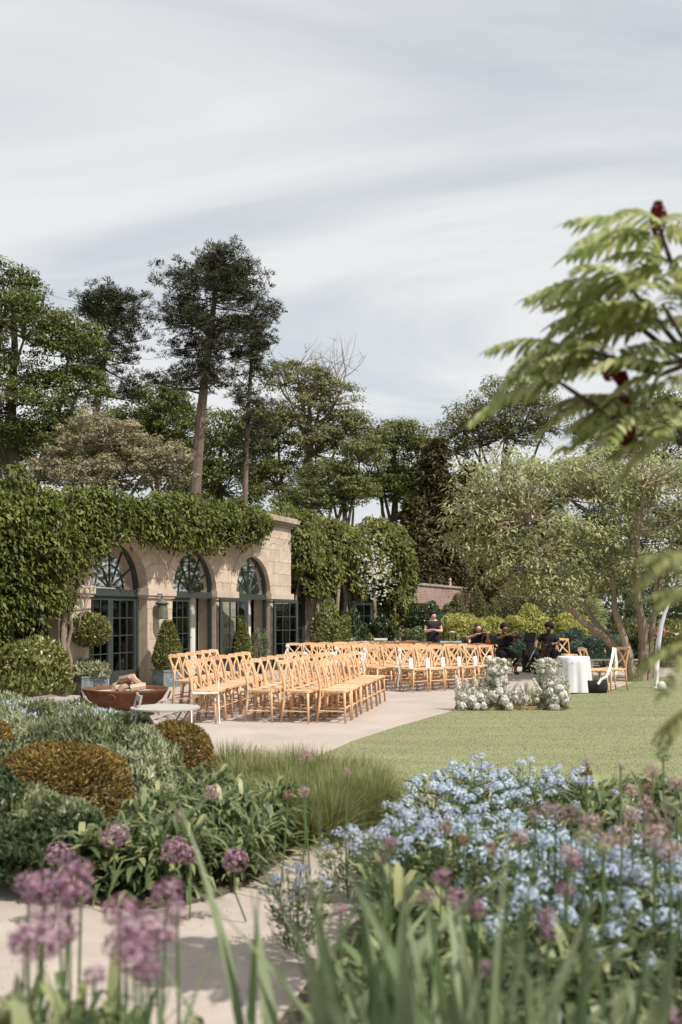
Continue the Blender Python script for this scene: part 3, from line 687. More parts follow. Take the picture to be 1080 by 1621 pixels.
# ------------------------------------------------------------------ vines on the building
def vine(name, label, U0, U1, zb, zt, th, y0, n, per, L, m, seed, stems, cr=.24):
    rng = np.random.default_rng(seed); t = thing(name, label, 'vine', F3(0, 0, 0), TH)
    def field(n, deep):
        u = rng.uniform(U0, U1, n); q = rng.random(n)**.85; b = np.array([zb(a) for a in u])+rng.normal(0, .13, n)+(.12 if deep else 0); tp = np.array([zt(a) for a in u])+.09*np.sin(u*2.1+seed)+.06*np.sin(u*4.7)+.05*np.sin(u*9.3)
        z = b+(tp-b)*q; T = np.array([th(a) for a in u])*(.6+.4*np.sin(np.clip(q, 0, 1)*math.pi*.62+.35))*np.sqrt(1-.85*(np.clip(q-.6, 0, .4)/.4)**2)*(1+.3*np.sin(u*1.9+z*2.3+seed)*np.sin(u*.8-z*1.4))
        top = rng.random(n) < .12; z = np.where(top, tp+rng.normal(.0, .06, n), z); return u, z, T, top
    # deep layer close to the wall
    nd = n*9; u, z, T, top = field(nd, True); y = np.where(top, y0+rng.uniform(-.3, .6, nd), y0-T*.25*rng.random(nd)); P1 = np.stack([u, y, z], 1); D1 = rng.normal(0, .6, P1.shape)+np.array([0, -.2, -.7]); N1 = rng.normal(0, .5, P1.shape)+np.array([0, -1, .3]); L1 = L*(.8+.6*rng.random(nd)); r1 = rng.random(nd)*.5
    # projecting sprays of very unequal size
    u, z, T, top = field(n, False); y = np.where(top, y0+rng.uniform(-.4, .5, n), y0-T*(.35+.65*rng.random(n)**.7)); C = np.stack([u, y, z], 1); R_ = cr*(.4+1.5*rng.random(n)**2.2)
    k = (per*(R_/cr)**1.6).astype(int)+4; idx = np.repeat(np.arange(n), k); N_ = len(idx); d = rdir(rng, N_); d[:, 1] = np.where(rng.random(N_) < .85, -np.abs(d[:, 1]), d[:, 1]); d[:, 2] = np.where(rng.random(N_) < .6, np.abs(d[:, 2]), d[:, 2])
    P = C[idx]+d*R_[idx][:, None]*(.6+.45*rng.random((N_, 1)))*np.array([1, .8, .8]); N = unit(d+np.array([0, -.3, .6])+rng.normal(0, .4, d.shape)); D = rng.normal(0, .5, d.shape)+np.array([0, -.35, -.75])+d*.5
    LL = L*(.5+.9*rng.random(N_)); tone = rng.random(n)**1.3
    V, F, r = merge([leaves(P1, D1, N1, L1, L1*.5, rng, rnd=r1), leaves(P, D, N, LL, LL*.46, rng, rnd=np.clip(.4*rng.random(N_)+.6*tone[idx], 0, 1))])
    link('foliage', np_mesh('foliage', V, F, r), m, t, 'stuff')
    for pts, r0 in stems:
        P2 = []; mb = MB()
        for a, b_ in zip(pts[:-1], pts[1:]):
            a = Vector(a); b_ = Vector(b_)
            for kk in range(4): P2.append(a.lerp(b_, kk/4)+Vector(rng.normal(0, .025, 3)))
        P2.append(Vector(pts[-1])); mb.tube(P2, [r0*(1-.5*i/len(P2)) for i in range(len(P2))], 6); mb.build('stem', M_PALEBARK, t, True)
    # a few long bare shoots waving out of the leaf mass
    for kk in range(30):
        uu = rng.uniform(U0*.5, U1); zz = zt(uu)-.2-rng.random()*.8; p = Vector((uu, y0-th(uu)*.8, zz)); e = p+Vector((rng.normal(0, .3), -.25-.2*rng.random(), rng.uniform(-.1, .45))); MB().tube([p, p.lerp(e, .5)+Vector((0, 0, .08)), e], [.008, .006, .003], 4).build('shoot', M_PALEBARK, t)
    return t
def interp(pts):
    xs = [p[0] for p in pts]; ys = [p[1] for p in pts]; return lambda a: float(np.interp(a, xs, ys))
vine('wisteria_vine', 'huge dark green wisteria covering the left end and top of the orangery', -11, 5.35,
     interp([(-11, .9), (-5.5, 1.2), (-3.9, 1.4), (-3.4, 1.7), (-3.0, 2.5), (-2.6, 2.75), (-2.3, 3.1), (-1.4, 3.28), (-.3, 3.2), (.4, 3.1), (1.1, 3.25), (1.5, 3.1), (1.9, 3.2), (2.9, 3.35), (4.0, 3.5), (4.7, 3.7), (5.4, 3.95)]),
     interp([(-11, 3.75), (-5, 3.78), (0, 4.02), (3.4, 4.3), (4.8, 4.3), (5.4, 4.1)]), interp([(-11, .6), (-4, .5), (-2.8, .32), (-1.5, .4), (1, .5), (3, .55), (5.4, .35)]), -.02, 1500, 30, .115, LF_VINE, 101,
     [([(-3.3, -.1, 0), (-3.25, -.12, 1.3), (-3.1, -.12, 2.4), (-2.2, -.12, 3.45), (1, -.15, 3.6), (5, -.1, 3.9)], .045), ([(-3.5, -.2, 0), (-3.6, -.2, 2.4), (-6, -.2, 3.6)], .07), ([(-3.25, -.3, 1.3), (-2.9, -.35, 2.0), (-2.6, -.35, 2.5)], .012)])
vine('creeper_vine', 'bright green creeper clothing the set-back range beside the stone corner', 7.6, 14.0,
     interp([(7.6, 2.7), (8.2, 2.6), (9.5, 2.2), (10.4, 1.9), (11.2, 2.9), (12.2, 3.1), (12.9, 2.6), (14.0, 2.0)]), interp([(7.6, 4.5), (9, 4.6), (12, 4.45), (14, 4.3)]), interp([(7.6, .55), (14, .6)]), .5, 620, 30, .14, LF_VINE2, 103,
     [([(10.2, .3, 0), (10.15, .3, 1.4), (10.3, .25, 2.6), (9, .2, 3.6)], .11), ([(10.5, .2, 0), (10.55, .1, 1.8), (10.4, .2, 3)], .07), ([(8.4, .3, 0), (8.5, .3, 1.8), (8.8, .3, 3)], .06), ([(11.9, .3, 0), (11.8, .25, 1.8), (12.1, .25, 3.3)], .10)])
vine('creeper_vine', 'taller creeper block at the far end, cream blossom on its left', 14.0, 19.4,
     interp([(14.0, 2.0), (15, 2.9), (16, 2.6), (17, 1.2), (19.4, 1.0)]), interp([(14, 4.4), (15.2, 4.55), (16, 5.0), (18.6, 4.95), (19.4, 4.5)]), interp([(14, .6), (17, .9), (19.4, .6)]), .5, 620, 30, .16, LF_VINE2, 105,
     [([(15.2, .2, 0), (15.1, .1, 1.4), (15.3, .1, 3.3)], .10), ([(17.3, .1, 0), (17.2, 0, 1.6), (17.4, 0, 3)], .09)])
# climbing rose flecked with cream bloom between the two creepers
rng = np.random.default_rng(107); n = 900
n = 260; P = np.stack([rng.normal(14.2, .8, n), -.2-.25*rng.random(n), rng.normal(3.1, .5, n)], 1)
t = thing('climbing_rose', 'climbing plant flecked with cream bloom over the far doorway', 'climber', F3(0, 0, 0), TH)
clumpfol('blossom', P, np.full(n, .05), 4, .06, .06, PT_WHITE, t, 108)

# ------------------------------------------------------------------ shrubs
def shrub(name, label, loc, rx, h, m, n, L, W, seed, ry=None, group=None, up=.5, lump=.18, zc=.42, cat='shrub', parent=None, pname='foliage', stems=True, inner=.72, base=0.0):
    rng = np.random.default_rng(seed); ry = ry or rx
    t = parent or thing(name, label, cat, loc, rng.random()*6 if name != 'hedge' else 0, group)
    d = rdir(rng, n); d[:, 2] = np.where(d[:, 2] < -.55, -d[:, 2], d[:, 2])
    k = 1+lump*(np.sin(d[:, 0]*6+seed)+np.sin(d[:, 1]*7+seed*2)+np.sin(d[:, 2]*8+d[:, 0]*4))/2
    rad = (inner+(1-inner)*rng.random(n)**.6)*k
    c = np.array([0, 0, base+h*zc]); P = c+d*rad[:, None]*np.array([rx, ry, 0]); P[:, 2] += np.where(d[:, 2] > 0, d[:, 2]*h*(1-zc), d[:, 2]*h*zc)*rad
    P[:, 2] = np.maximum(P[:, 2], .01)
    N = unit(d+rng.normal(0, .4, d.shape)); D = d*(1-up)+np.array([0, 0, up])+rng.normal(0, .42, d.shape); LL = L*(.6+.8*rng.random(n))
    blot = .5+.5*np.sin(P[:, 0]*9/rx*.6+seed)*np.sin(P[:, 2]*8/h+P[:, 1]*5/rx)
    V, F, r = leaves(P, D, N, LL, LL*W/L, rng, rnd=np.clip(rng.random(n)*.65+blot*.35, 0, 1))
    link(pname, np_mesh(pname, V, F, r), m, t, 'stuff')
    if stems:
        mb = MB()
        for i in range(7):
            a = rng.random()*6.28; mb.tube([(.05*math.cos(a), .05*math.sin(a), 0), (.3*rx*math.cos(a), .3*ry*math.sin(a), h*.4), (.7*rx*math.cos(a), .7*ry*math.sin(a), base+h*.66)], [.014+.01*h, .01+.006*h, .005], 4)
        mb.build('stem', M_BARK, t)
    return t
# evergreen bush at left edge, in front of the orangery
shrub('choisya_bush', 'large rounded glossy green bush at the left edge before the orangery', ((38-540)/FP*16.9, 16.9, 0), .84, 1.12, LF_SHRUB, 11000, .095, .042, 201, lump=.16)
# planters with clipped bays
def planter(label, loc, rz, w=.5, h=.34):
    t = thing('planter', label, 'planter', loc, rz); a = w/2
    mb = MB(); mb.box(-a, a, -a, -a+.03, .02, h); mb.box(-a, a, a-.03, a, .02, h); mb.box(-a, -a+.03, -a+.03, a-.03, .02, h); mb.box(a-.03, a, -a+.03, a-.03, .02, h); mb.box(-a+.03, a-.03, -a+.03, a-.03, .02, .05)
    mb.build('box', M_LEAD, t); mb = MB()
    for z0, z1, e in ((.0, .045, .02), (h-.03, h+.012, .022)):
        mb.box(-a-e, a+e, -a-e, -a+.001, z0, z1); mb.box(-a-e, a+e, a-.001, a+e, z0, z1); mb.box(-a-e, -a+.001, -a+.001, a-.001, z0, z1); mb.box(a-.001, a+e, -a+.001, a-.001, z0, z1)
    mb.build('rim', M_LEAD, t)
    lt = mat('lead_relief', (.33, .37, .38), .6, .2, 9, .1)
    for k in range(4):
        q = Matrix.Rotation(k*math.pi/2, 4, 'Z'); mb = MB()
        for cx in (-a*.48, a*.48):
            for rr in (.072, .035): mb.tube([q@Vector((cx+rr*math.cos(2*math.pi*i/14), -a-.006, h*.52+rr*math.sin(2*math.pi*i/14))) for i in range(15)], .007, 4, cap=False)
            mb.ball(tuple(q@Vector((cx, -a-.004, h*.52))), .014, 6, 4)
        for cx in (-a*.96, 0, a*.96): mb.tube([q@Vector((cx, -a-.004, .05)), q@Vector((cx, -a-.004, h-.035))], .008, 4)
        mb.tube([q@Vector((-a*.96, -a-.004, h*.84)), q@Vector((a*.96, -a-.004, h*.84))], .006, 4); mb.build('relief_panel', lt, t)
    MB().box(-a+.031, a-.031, -a+.031, a-.031, .051, h-.05).build('compost', M_SOIL, t); return t
def inplanter(kind, label, loc, seed, h=1.0, r=.3, z0=.3, m=LF_SHRUB):
    rng = np.random.default_rng(seed); t = thing(kind, label, 'topiary', (loc[0], loc[1], z0))
    if kind == 'bay_cone':
        n = 5200; q = rng.random(n)**.7; a = rng.random(n)*6.283; w = r*np.minimum(1, (q+.06)**.62)*(1-.35*np.clip((q-.8)/.2, 0, 1)); rr = w*(.72+.38*rng.random(n))
        P = np.stack([np.cos(a)*rr, np.sin(a)*rr, .05+h*(1-q)], 1); d = np.stack([np.cos(a), np.sin(a), .4*np.ones(n)], 1)
    else:
        n = 4600; d = rdir(rng, n); c = h-r*.8; P = np.array([0, 0, c])+d*(r*(.68+.36*rng.random(n)))[:, None]*np.array([1, 1, .82])
    LL = .07*(.6+.8*rng.random(n)); V, F, r_ = leaves(P, d+rng.normal(0, .5, d.shape)+np.array([0, 0, .3]), d+rng.normal(0, .5, d.shape), LL, LL*.42, rng)
    link('foliage', np_mesh('foliage', V, F, r_), m, t, 'stuff'); MB().tube([(0, 0, 0), (.01, 0, h*.4), (0, 0, h*.85)], [.028, .024, .015], 6).build('stem', M_BARK, t); return t
p = Vector((-5.03, 19.9, 0))
planter('lead planter with ring relief under the ball topiary by the first glazed doors', p, R(38), .56, .36)
inplanter('bay_standard', 'ball headed standard topiary before the leftmost glazed doors', p, 211, 1.32, .42, .3, LF_SHRUB)
shrub('underplanting', 'silvery long leaved plants spilling from the leftmost lead planter', (p.x, p.y, .3), .42, .34, LF_SILVER, 900, .13, .035, 212, up=.35, cat='plant', stems=False)
p = Vector((-3.83, 22.0, 0))
planter('lead planter with ring relief at the foot of the pier with the lantern', p, R(42), .5, .36)
inplanter('bay_cone', 'clipped bay cone in lead planter under the wall lantern', p, 213, 1.12, .36)
p = Vector((-2.56, 25.7, 0))
planter('lead planter with bay cone before the third clear arch', p, TH, .5, .36)
inplanter('bay_cone', 'narrow clipped bay cone before the third clear arch', p, 214, 1.1, .28)
# dark shrub in pot with white wrapped stem, by the third arch
p = Vector((-2.18, 26.6, 0)); shrub('potted_olive', 'small grey leaved potted shrub just right of the narrow bay cone', p, .3, 1.15, LF_SAGE, 900, .07, .02, 216, up=.4, cat='plant', zc=.6)
MB().lathe([(.15, 0), (.2, .05), (.24, .36), (.25, .4), (.2, .38)], 16).build('pot', M_BLACKM, None)
_pot = bpy.data.objects['pot']; _pot.name = 'plant_pot'; _pot.location = p; tag(_pot, 'black round pot holding the small grey leaved shrub', 'pot')
for (lab, u, v, rx, h, m, sd_) in (
    ('golden green rounded shrub against the stone corner', 8.35, -.9, .62, 1.75, LF_LIME, 221),
    ('dark shrub between the golden shrub and the open far door', 10.3, -.7, .75, 1.55, LF_DARKS, 222),
    ('dark shrub just right of the open far door', 13.6, -.7, .6, 1.4, LF_DARKS, 223),
    ('tall mid green shrub where the creeper meets the brick wall', 18.4, -1.0, .8, 1.9, LF_DARKS, 224),
    ('broad dark shrub behind the chairs left of the standing woman', 17.1, -2.2, 1.25, 1.55, LF_DARKS, 225),
    ('small feathery grey green plant below the creeper trunk', 14.9, -1.6, .6, 1.0, LF_SAGE, 226),
    ('low leafy plant under the glazed range', 11.8, -.9, .6, .8, LF_SHRUB, 227)):
    m2 = LF_SHRUB if m is LF_LIME else m
    shrub('garden_shrub', lab, F3(u, v, 0), rx, h, m2, int(3800*rx*h+1500), .10, .045, sd_, lump=.22)
# planting behind the musicians
def shr(lab, px, Y, hw, top, m, seed, n=5000, L=.11, W=.05, name='garden_shrub', **k):
    s = FP/Y; h = CAMH-(top-970)/s; shrub(name, lab, ((px-540)/s, Y, 0), hw/s, h, m, n, L, W, seed, **k)
shr('lime green variegated shrub to the right of the standing woman', 735, 33, 42, 974, LF_LIME, 231, 6500)
shr('lime green variegated hedge stretch behind the violinists', 785, 35, 40, 980, LF_LIME, 232, 5000)
shr('largest rounded lime variegated shrub behind the viola player', 836, 33.5, 40, 966, LF_LIME, 233, 7500)
shr('long lime variegated hedge left of the multi-stemmed tree', 905, 34, 50, 978, LF_LIME, 234, 7000)
shr('blue green spiky bush behind the cellist', 905, 30.5, 46, 1000, LF_BLUEG, 235, 6500, .12, .03)
shr('blue green bush beside the white draped table', 955, 29.5, 42, 1004, LF_BLUEG, 236, 6000, .12, .03)
shr('blue green low bush between violist and cellist', 822, 30.5, 34, 1006, LF_BLUEG, 237, 4500, .12, .03)
shr('blue green plant between standing woman and seated violinist', 712, 36, 30, 972, LF_BLUEG, 238, 3000, .13, .03)
shr('grey olive climber bush against the brick garden wall', 722, 46, 20, 948, LF_OLIVE, 239, 6000, .14, .05)
shr('grey olive climber at the end pier of brick wall', 756, 50, 16, 938, LF_OLIVE, 240, 6000, .14, .05)
shr('dark shrub against the brick garden wall near the creeper', 668, 38, 30, 960, LF_DARKS, 241, 3600)
shr('dark green shrub under the multi-stemmed tree', 985, 31, 40, 1010, LF_DARKS, 242, 4200)
shr('green rose bush behind the multi-stemmed tree', 1050, 30, 45, 985, LF_SHRUB, 243, 5200)
shr('green rose bush at the far right edge', 1110, 31, 50, 975, LF_SHRUB, 244, 4800)
shr('dusky perennial clump at the back of the right border', 1010, 34, 50, 985, LF_OLIVE, 245, 4200)
shr('tall backdrop shrub behind the lime hedge', 860, 42, 80, 915, LF_OLIVE, 246, 9000, .14, .06)
shr('tall backdrop shrub behind the multi-stemmed tree', 985, 42, 90, 905, LF_DARKS, 247, 9000, .14, .06)
shr('pale drooping shrub seen through the tree trunks', 925, 37, 34, 930, LF_PALE, 248, 3000, .26, .03, up=-.5)
rng = np.random.default_rng(250)
for k, (px, py) in enumerate([(1028, 996), (1043, 999), (1052, 1000), (956, 1030), (975, 1035), (1070, 1030), (1060, 1026), (1033, 1003)]):
    P0 = PT(px, py, 28.9); P = np.tile(np.array(P0), (26, 1))+rng.normal(0, .05, (26, 3)); V, F, r = leaves(P, rdir(rng, 26), rdir(rng, 26), .07, .06, rng)
    o = link('rose_bloom', np_mesh('rose_bloom', V-np.array(P0), F, r), PT_ROSE, None, None, P0); tag(o, 'soft red rose bloom on the bushes behind the tree trunks', 'flower', 'red roses in the back border')

# ------------------------------------------------------------------ the pale multi-stemmed tree on the lawn's far edge
def multistem():
    rng = np.random.default_rng(300); Y0 = 23.6; s = FP/Y0; bx = (1010-540)/s
    t = thing('multi_stemmed_tree', 'spreading multi-stemmed tree with pale grey green leaves at the lawn edge', 'tree', (bx, Y0, 0))
    def L(a, b, d=0): return Vector(((a-540)/s-bx, d, CAMH+(970-b)/s))
    stems = [[(1012, 1080, 0), (985, 1035, .1), (962, 1010, .2), (925, 985, .1), (895, 955, 0), (888, 930, -.2), (850, 880, -.5), (820, 830, -.8)],
             [(1008, 1078, .2), (975, 1015, .4), (955, 985, .8), (940, 950, 1.0), (915, 900, 1.2), (900, 850, 1.4)],
             [(1000, 1078, -.1), (995, 1040, -.1), (985, 1000, 0), (975, 965, .1), (972, 900, .1), (970, 850, 0), (950, 790, 0)],
             [(1015, 1080, 0), (1020, 1030, 0), (1015, 985, -.1), (1005, 950, -.2), (1003, 900, -.3), (1000, 840, -.5), (1010, 770, -.6)],
             [(1028, 1082, .1), (1030, 1040, .1), (1032, 1000, 0), (1040, 950, 0), (1060, 880, .2), (1085, 820, .3)]]
    rad = [.125, .10, .115, .135, .10]; mb = MB(); nodes = []
    for st, r in zip(stems, rad):
        pts = [L(*a) for a in st]; mb.tube(pts, [r*(1-.72*i/(len(pts)-1)) for i in range(len(pts))], 8)
        nodes += pts[-3:]
    # crown volume
    lobes = [(L(760, 830, -.6), 1.1, .9, 1.0), (L(800, 760, -.3), 1.4, 1.2, .7), (L(860, 745, .2), 1.5, 1.4, .7), (L(930, 740, .4), 1.6, 1.4, .6), (L(1000, 745, .2), 1.5, 1.4, .7), (L(1070, 770, 0), 1.5, 1.5, 1.0),
             (L(850, 850, -.6), 1.5, 1.2, 1.1), (L(800, 890, -.7), .9, .9, .7), (L(930, 830, .3), 1.6, 1.6, 1.2), (L(1020, 850, .2), 1.6, 1.6, 1.2), (L(1090, 880, .3), 1.3, 1.4, 1.2), (L(870, 920, -.6), .9, .8, .5), (L(960, 900, .3), 1.0, 1.0, .6)]
    n = 1050; idx = rng.integers(0, len(lobes), n); C = np.array([tuple(lobes[i][0]) for i in idx]); Rr = np.array([lobes[i][1:] for i in idx])
    d = rdir(rng, n); P = C+d*Rr*(.25+.75*rng.random((n, 1))**.6)
    for i in range(n):
        if i % 2: continue
        p = Vector(P[i]); nd = min(nodes, key=lambda q: (q-p).length+(0 if q.z < p.z+.3 else 3)); 
        mid = nd.lerp(p, .55)+Vector(rng.normal(0, .12, 3)); limb(mb, nd, mid, .035, .016, rng, .1, 4, 4); limb(mb, mid, p, .016, .007, rng, .12, 3, 4)
    mb.build('trunk', M_PALEBARK, t)
    per = 21; T = np.repeat(P, per, 0); a = rng.random(n*per)*6.283
    dd = np.stack([np.cos(a), np.sin(a), rng.normal(-.25, .35, n*per)], 1); C2 = T+unit(dd)*(.13+.13*rng.random((n*per, 1)))+rng.normal(0, .05, (n*per, 3))
    LL = .125*(.5+.9*rng.random(n*per)); V, F, r = leaves(C2, dd+np.array([0, 0, -.3]), np.array([[0, 0, 1.]])+rng.normal(0, .35, dd.shape), LL, LL*.36, rng, rnd=np.clip(.55*rng.random(n*per)+.45*np.repeat(rng.random(n), per), 0, 1))
    link('crown', np_mesh('crown', V, F, r), LF_PALE, t, 'stuff')
multistem()

# ------------------------------------------------------------------ chairs
def make_chair():
    t = thing('cross_back_chair', 'x', 'chair'); W = .205
    # rounded seat
    poly = []
    for cx, cy, a0 in ((.15, .15, 0), (-.15, .14, 90), (-.15, -.14, 180), (.15, -.15, 270)):
        for k in range(4): a = R(a0+30*k); poly.append((cx+.06*math.cos(a), cy+.06*math.sin(a)))
    MB().prism(poly, .445, .475).build('seat', M_OAK, t)
    for s in (-1, 1):
        MB().tube([(.20, s*.20, 0), (.185, s*.19, .25), (.175, s*.18, .445)], [.015, .019, .021], 6).build('leg', M_OAK, t, True)
        MB().tube([(-.235, s*.19, 0), (-.20, s*.185, .25), (-.185, s*.18, .46), (-.20, s*.18, .6), (-.235, s*.19, .75), (-.275, s*.195, .875)], [.015, .019, .021, .019, .017, .015], 6).build('back_post', M_OAK, t, True)
    pts = [Vector((-.275-.035*math.sin(math.pi*k/6), -.215+.43*k/6, .865+.018*math.sin(math.pi*k/6))) for k in range(7)]
    mb = MB()
    for a, b in zip(pts[:-1], pts[1:]): mb.obox(a, b, .024, .062, (0, 0, 1))
    mb.build('top_rail', M_OAK, t)
    pts = [Vector((-.195-.025*math.sin(math.pi*k/4), -.175+.35*k/4, .54)) for k in range(5)]
    for s in (-1, 1):
        q = []
        for k in range(7):
            f = k/6; q.append(Vector((-.192-.072*f-.03*math.sin(math.pi*f), s*(-.165+.33*f), .50+.345*f)))
        mb = MB()
        for a, b in zip(q[:-1], q[1:]): mb.obox(a+Vector((s*.006, 0, 0)), b+Vector((s*.006, 0, 0)), .030, .010, (1, 0, .25))
        mb.build('cross_slat', M_OAK, t)
        MB().tube([(.192, s*.195, .17), (-.21, s*.187, .17)], .010, 5).build('stretcher', M_OAK, t)
        # bent brace beneath the seat, along each side
        MB().tube([(.187, s*.188, .27), (.165, s*.183, .36), (.09, s*.18, .42), (-.03, s*.18, .437), (-.12, s*.18, .415), (-.185, s*.183, .34), (-.2, s*.186, .26)], .010, 5).build('bent_brace', M_OAK, t)
    MB().tube([(.19, -.19, .22), (.19, .19, .22)], .010, 5).build('stretcher', M_OAK, t); MB().tube([(-.205, -.187, .22), (-.205, .187, .22)], .010, 5).build('stretcher', M_OAK, t)
    MB().tube([(.19, -.185, .27), (.178, -.165, .36), (.175, -.09, .42), (.175, 0, .437), (.175, .09, .42), (.178, .165, .36), (.19, .185, .27)], .010, 5).build('bent_brace', M_OAK, t)
    return t
chair0 = make_chair(); used = [False]
ORD = ['first', 'second', 'third', 'fourth', 'fifth', 'sixth', 'seventh', 'eighth', 'ninth']
def place_chair(x, y, rz, label, group):
    if not used[0]: o = chair0; used[0] = True; o.location = (x, y, 0); o.rotation_euler = (0, 0, rz); o['label'] = label; o['group'] = group
    else: o = dup(chair0, (x, y, 0), rz, label, group)
    return o
random.seed(5)
# left block: rows run away from the camera, chairs face right towards the flowers
rowL = [(.10, 14.72, 8), (-.42, 14.72, 8), (-.95, 14.78, 8), (-1.80, 14.7, 8), (-2.40, 16.8, 6)]
dL = Vector((.20, .98)).normalized(); LBLK = []
for ri, (x0, y0, n) in enumerate(rowL):
    nm = ['front row nearest the lawn', 'second row from the lawn', 'third row from the lawn', 'fourth row from the lawn', 'back row by the fire bowl'][ri]
    for k in range(n):
        x = x0-.19+dL.x*.47*k*(1 if ri < 3 else .8)+random.uniform(-.015, .015); y = y0+.1+dL.y*.47*k+random.uniform(-.02, .02)
        place_chair(x, y, math.atan2(-dL.x, dL.y)+random.uniform(-.05, .05)-.04, f'wooden cross-back chair, {ORD[k]} from near end of left block, {nm}', 'cross-back chairs in the left block of seats')
        LBLK.append((ri, k, x, y))
# right block: rows face the camera and the flowers
aR = Vector((.80, .60)); fR = Vector((.60, -.80)); RBLK = []
rowR = [(1.50, 20.45, 6), (.80, 20.95, 8), (.20, 21.6, 8), (-.35, 22.4, 8), (-.95, 23.2, 9)]
for ri, (x0, y0, n) in enumerate(rowR):
    nm = ['front row nearest the flowers', 'second row behind the flowers', 'middle row', 'fourth row back', 'rearmost row near the shrubs'][ri]
    for k in range(n):
        x = x0+aR.x*.46*k+random.uniform(-.015, .015); y = y0+aR.y*.46*k+random.uniform(-.015, .015)
        place_chair(x, y, math.atan2(fR.y, fR.x)+random.uniform(-.05, .05), f'wooden cross-back chair, {ORD[k]} from left in right block, {nm}', 'cross-back chairs in the right block of seats')
        RBLK.append((ri, k, x, y))
# white ribbons tied to row-end chairs, cards on front seats
def ribbon(label, x, y, z1=.86, z0=.1, n=2, rz=0):
    mb = MB()
    for j in range(n):
        a = rz+j*.5; q = [Vector((.02*math.cos(k*1.3+j)+j*.035, .02*math.sin(k*1.7+j), z1-(z1-z0)*k/8*(1-.15*j))) for k in range(9)]
        for p0, p1 in zip(q[:-1], q[1:]): mb.obox(p0, p1, .035, .004, (0, 1, .1))
    mb.ball((0.01, 0, z1), .045, 7, 5, (1, 1, .8)); o = mb.build('ribbon', M_RIBBON, None, loc=(x, y, 0)); tag(o, label, 'ribbon')
ends = [(0, RBLK, 0, 'white ribbon hanging from left end of the front row, right block'), (1, RBLK, 0, 'white ribbon tied at the left end of second row, right block'), (2, RBLK, 0, 'white ribbon tied at the left end of middle row, right block'), (4, RBLK, 0, 'white ribbon on the leftmost chair of the rearmost row')]
for ri, B, k, lab in ends:
    x, y = [(b[2], b[3]) for b in B if b[0] == ri and b[1] == k][0]; ribbon(lab, x-.6*.26-.8*.2, y+.8*.26-.6*.2-.05, .84, .08 if ri < 2 else .35)
for ri in (0, 1, 2):
    x, y = [(b[2], b[3]) for b in LBLK if b[0] == ri and b[1] == 7][0]; ribbon(['white ribbon at the far end of the row nearest the lawn', 'white ribbon at far end of second row from the lawn', 'white ribbon at far end of third row from the lawn'][ri], x-.2, y+.24, .86, .4)
for b in RBLK:
    if b[0] == 0:
        mb = MB(); mb.box(-.05, .05, -.012, .012, 0, .2); o = mb.build('order_of_service', M_PAPER, None, loc=(b[2]-.06, b[3]+.08, .476)); o.rotation_euler = (-.1, 0, math.atan2(fR.y, fR.x)+1.57)
        tag(o, f'white folded card propped on the {ORD[b[1]]} seat of the right front row', 'card')
# ------------------------------------------------------------------ chairs by the tree and white draped table
for px, Y, rz, lab in ((942, 20.3, .15, 'wooden cross-back chair just right of the white draped table'), (970, 20.6, -2.75, 'wooden cross-back chair with white ribbon near the multi-stemmed tree')):
    place_chair((px-540)/FP*Y, Y, rz, lab, 'cross-back chairs near the draped table')
place_chair((899-540)/FP*27.5, 27.5, -1.2, 'wooden cross-back chair behind the white draped table', 'cross-back chairs near the draped table')
MB_ = None
def draped_table():
    t = thing('draped_table', 'small round table under a floor length white cloth on the lawn edge', 'table', (4.72, 20.2, 0)); n = 64
    MB().lathe([(.29, .69), (.30, .715)], 32).build('tabletop', M_CREAM, t); MB().tube([(0, 0, 0), (0, 0, .70)], .03, 8).build('leg', M_GREYM, t)
    rows = []; Vv = []; Ff = []
    for i, (r, z) in enumerate([(0.001, .738), (.2, .738), (.305, .736), (.322, .72), (.335, .6), (.35, .4), (.37, .2), (.39, .025)]):
        for k in range(n):
            a = 2*math.pi*k/n; amp = max(0, (i-3)/4)*.035; rr = r+amp*math.sin(a*9+.6*math.sin(a*2))+amp*.5*math.sin(a*17); Vv.append((rr*math.cos(a), rr*math.sin(a), z))
    for i in range(7):
        for k in range(n): Ff.append((i*n+k, i*n+(k+1) % n, (i+1)*n+(k+1) % n, (i+1)*n+k))
    me = bpy.data.meshes.new('tablecloth'); me.from_pydata(Vv, [], Ff); me.shade_smooth()
    o = link('tablecloth', me, M_CLOTH, None, None, t.location); tag(o, 'white linen cloth falling in folds over the small round table', 'tablecloth')
draped_table()
# black bag with a white ribbon trailing over it
mb = MB(); mb.lathe([(.12, 0), (.19, .01), (.205, .12), (.20, .26), (.185, .265), (.18, .14), (.1, .1)], 18); bag = mb.build('bag', M_BLACK, None, True, None, (5.13, 20.0, 0)); bag.scale = (1.12, .8, 1); tag(bag, 'squat black bag on the grass beside the draped table', 'bag')
mb = MB(); q = [Vector((5.62, 20.5, .9)), Vector((5.55, 20.35, .7)), Vector((5.45, 20.2, .45)), Vector((5.33, 20.0, .33)), Vector((5.2, 19.85, .30)), Vector((5.12, 19.82, .2))]
for a, b in zip(q[:-1], q[1:]): mb.obox(a, b, .05, .006, (0, 1, .2))
q = [Vector((5.63, 20.45, .9)), Vector((5.66, 20.42, .6)), Vector((5.64, 20.4, .35))]
for a, b in zip(q[:-1], q[1:]): mb.obox(a, b, .05, .006, (0, 1, .2))
tag(mb.build('ribbon', M_RIBBON), 'white ribbon trailing from the right chair down onto the black bag', 'ribbon')
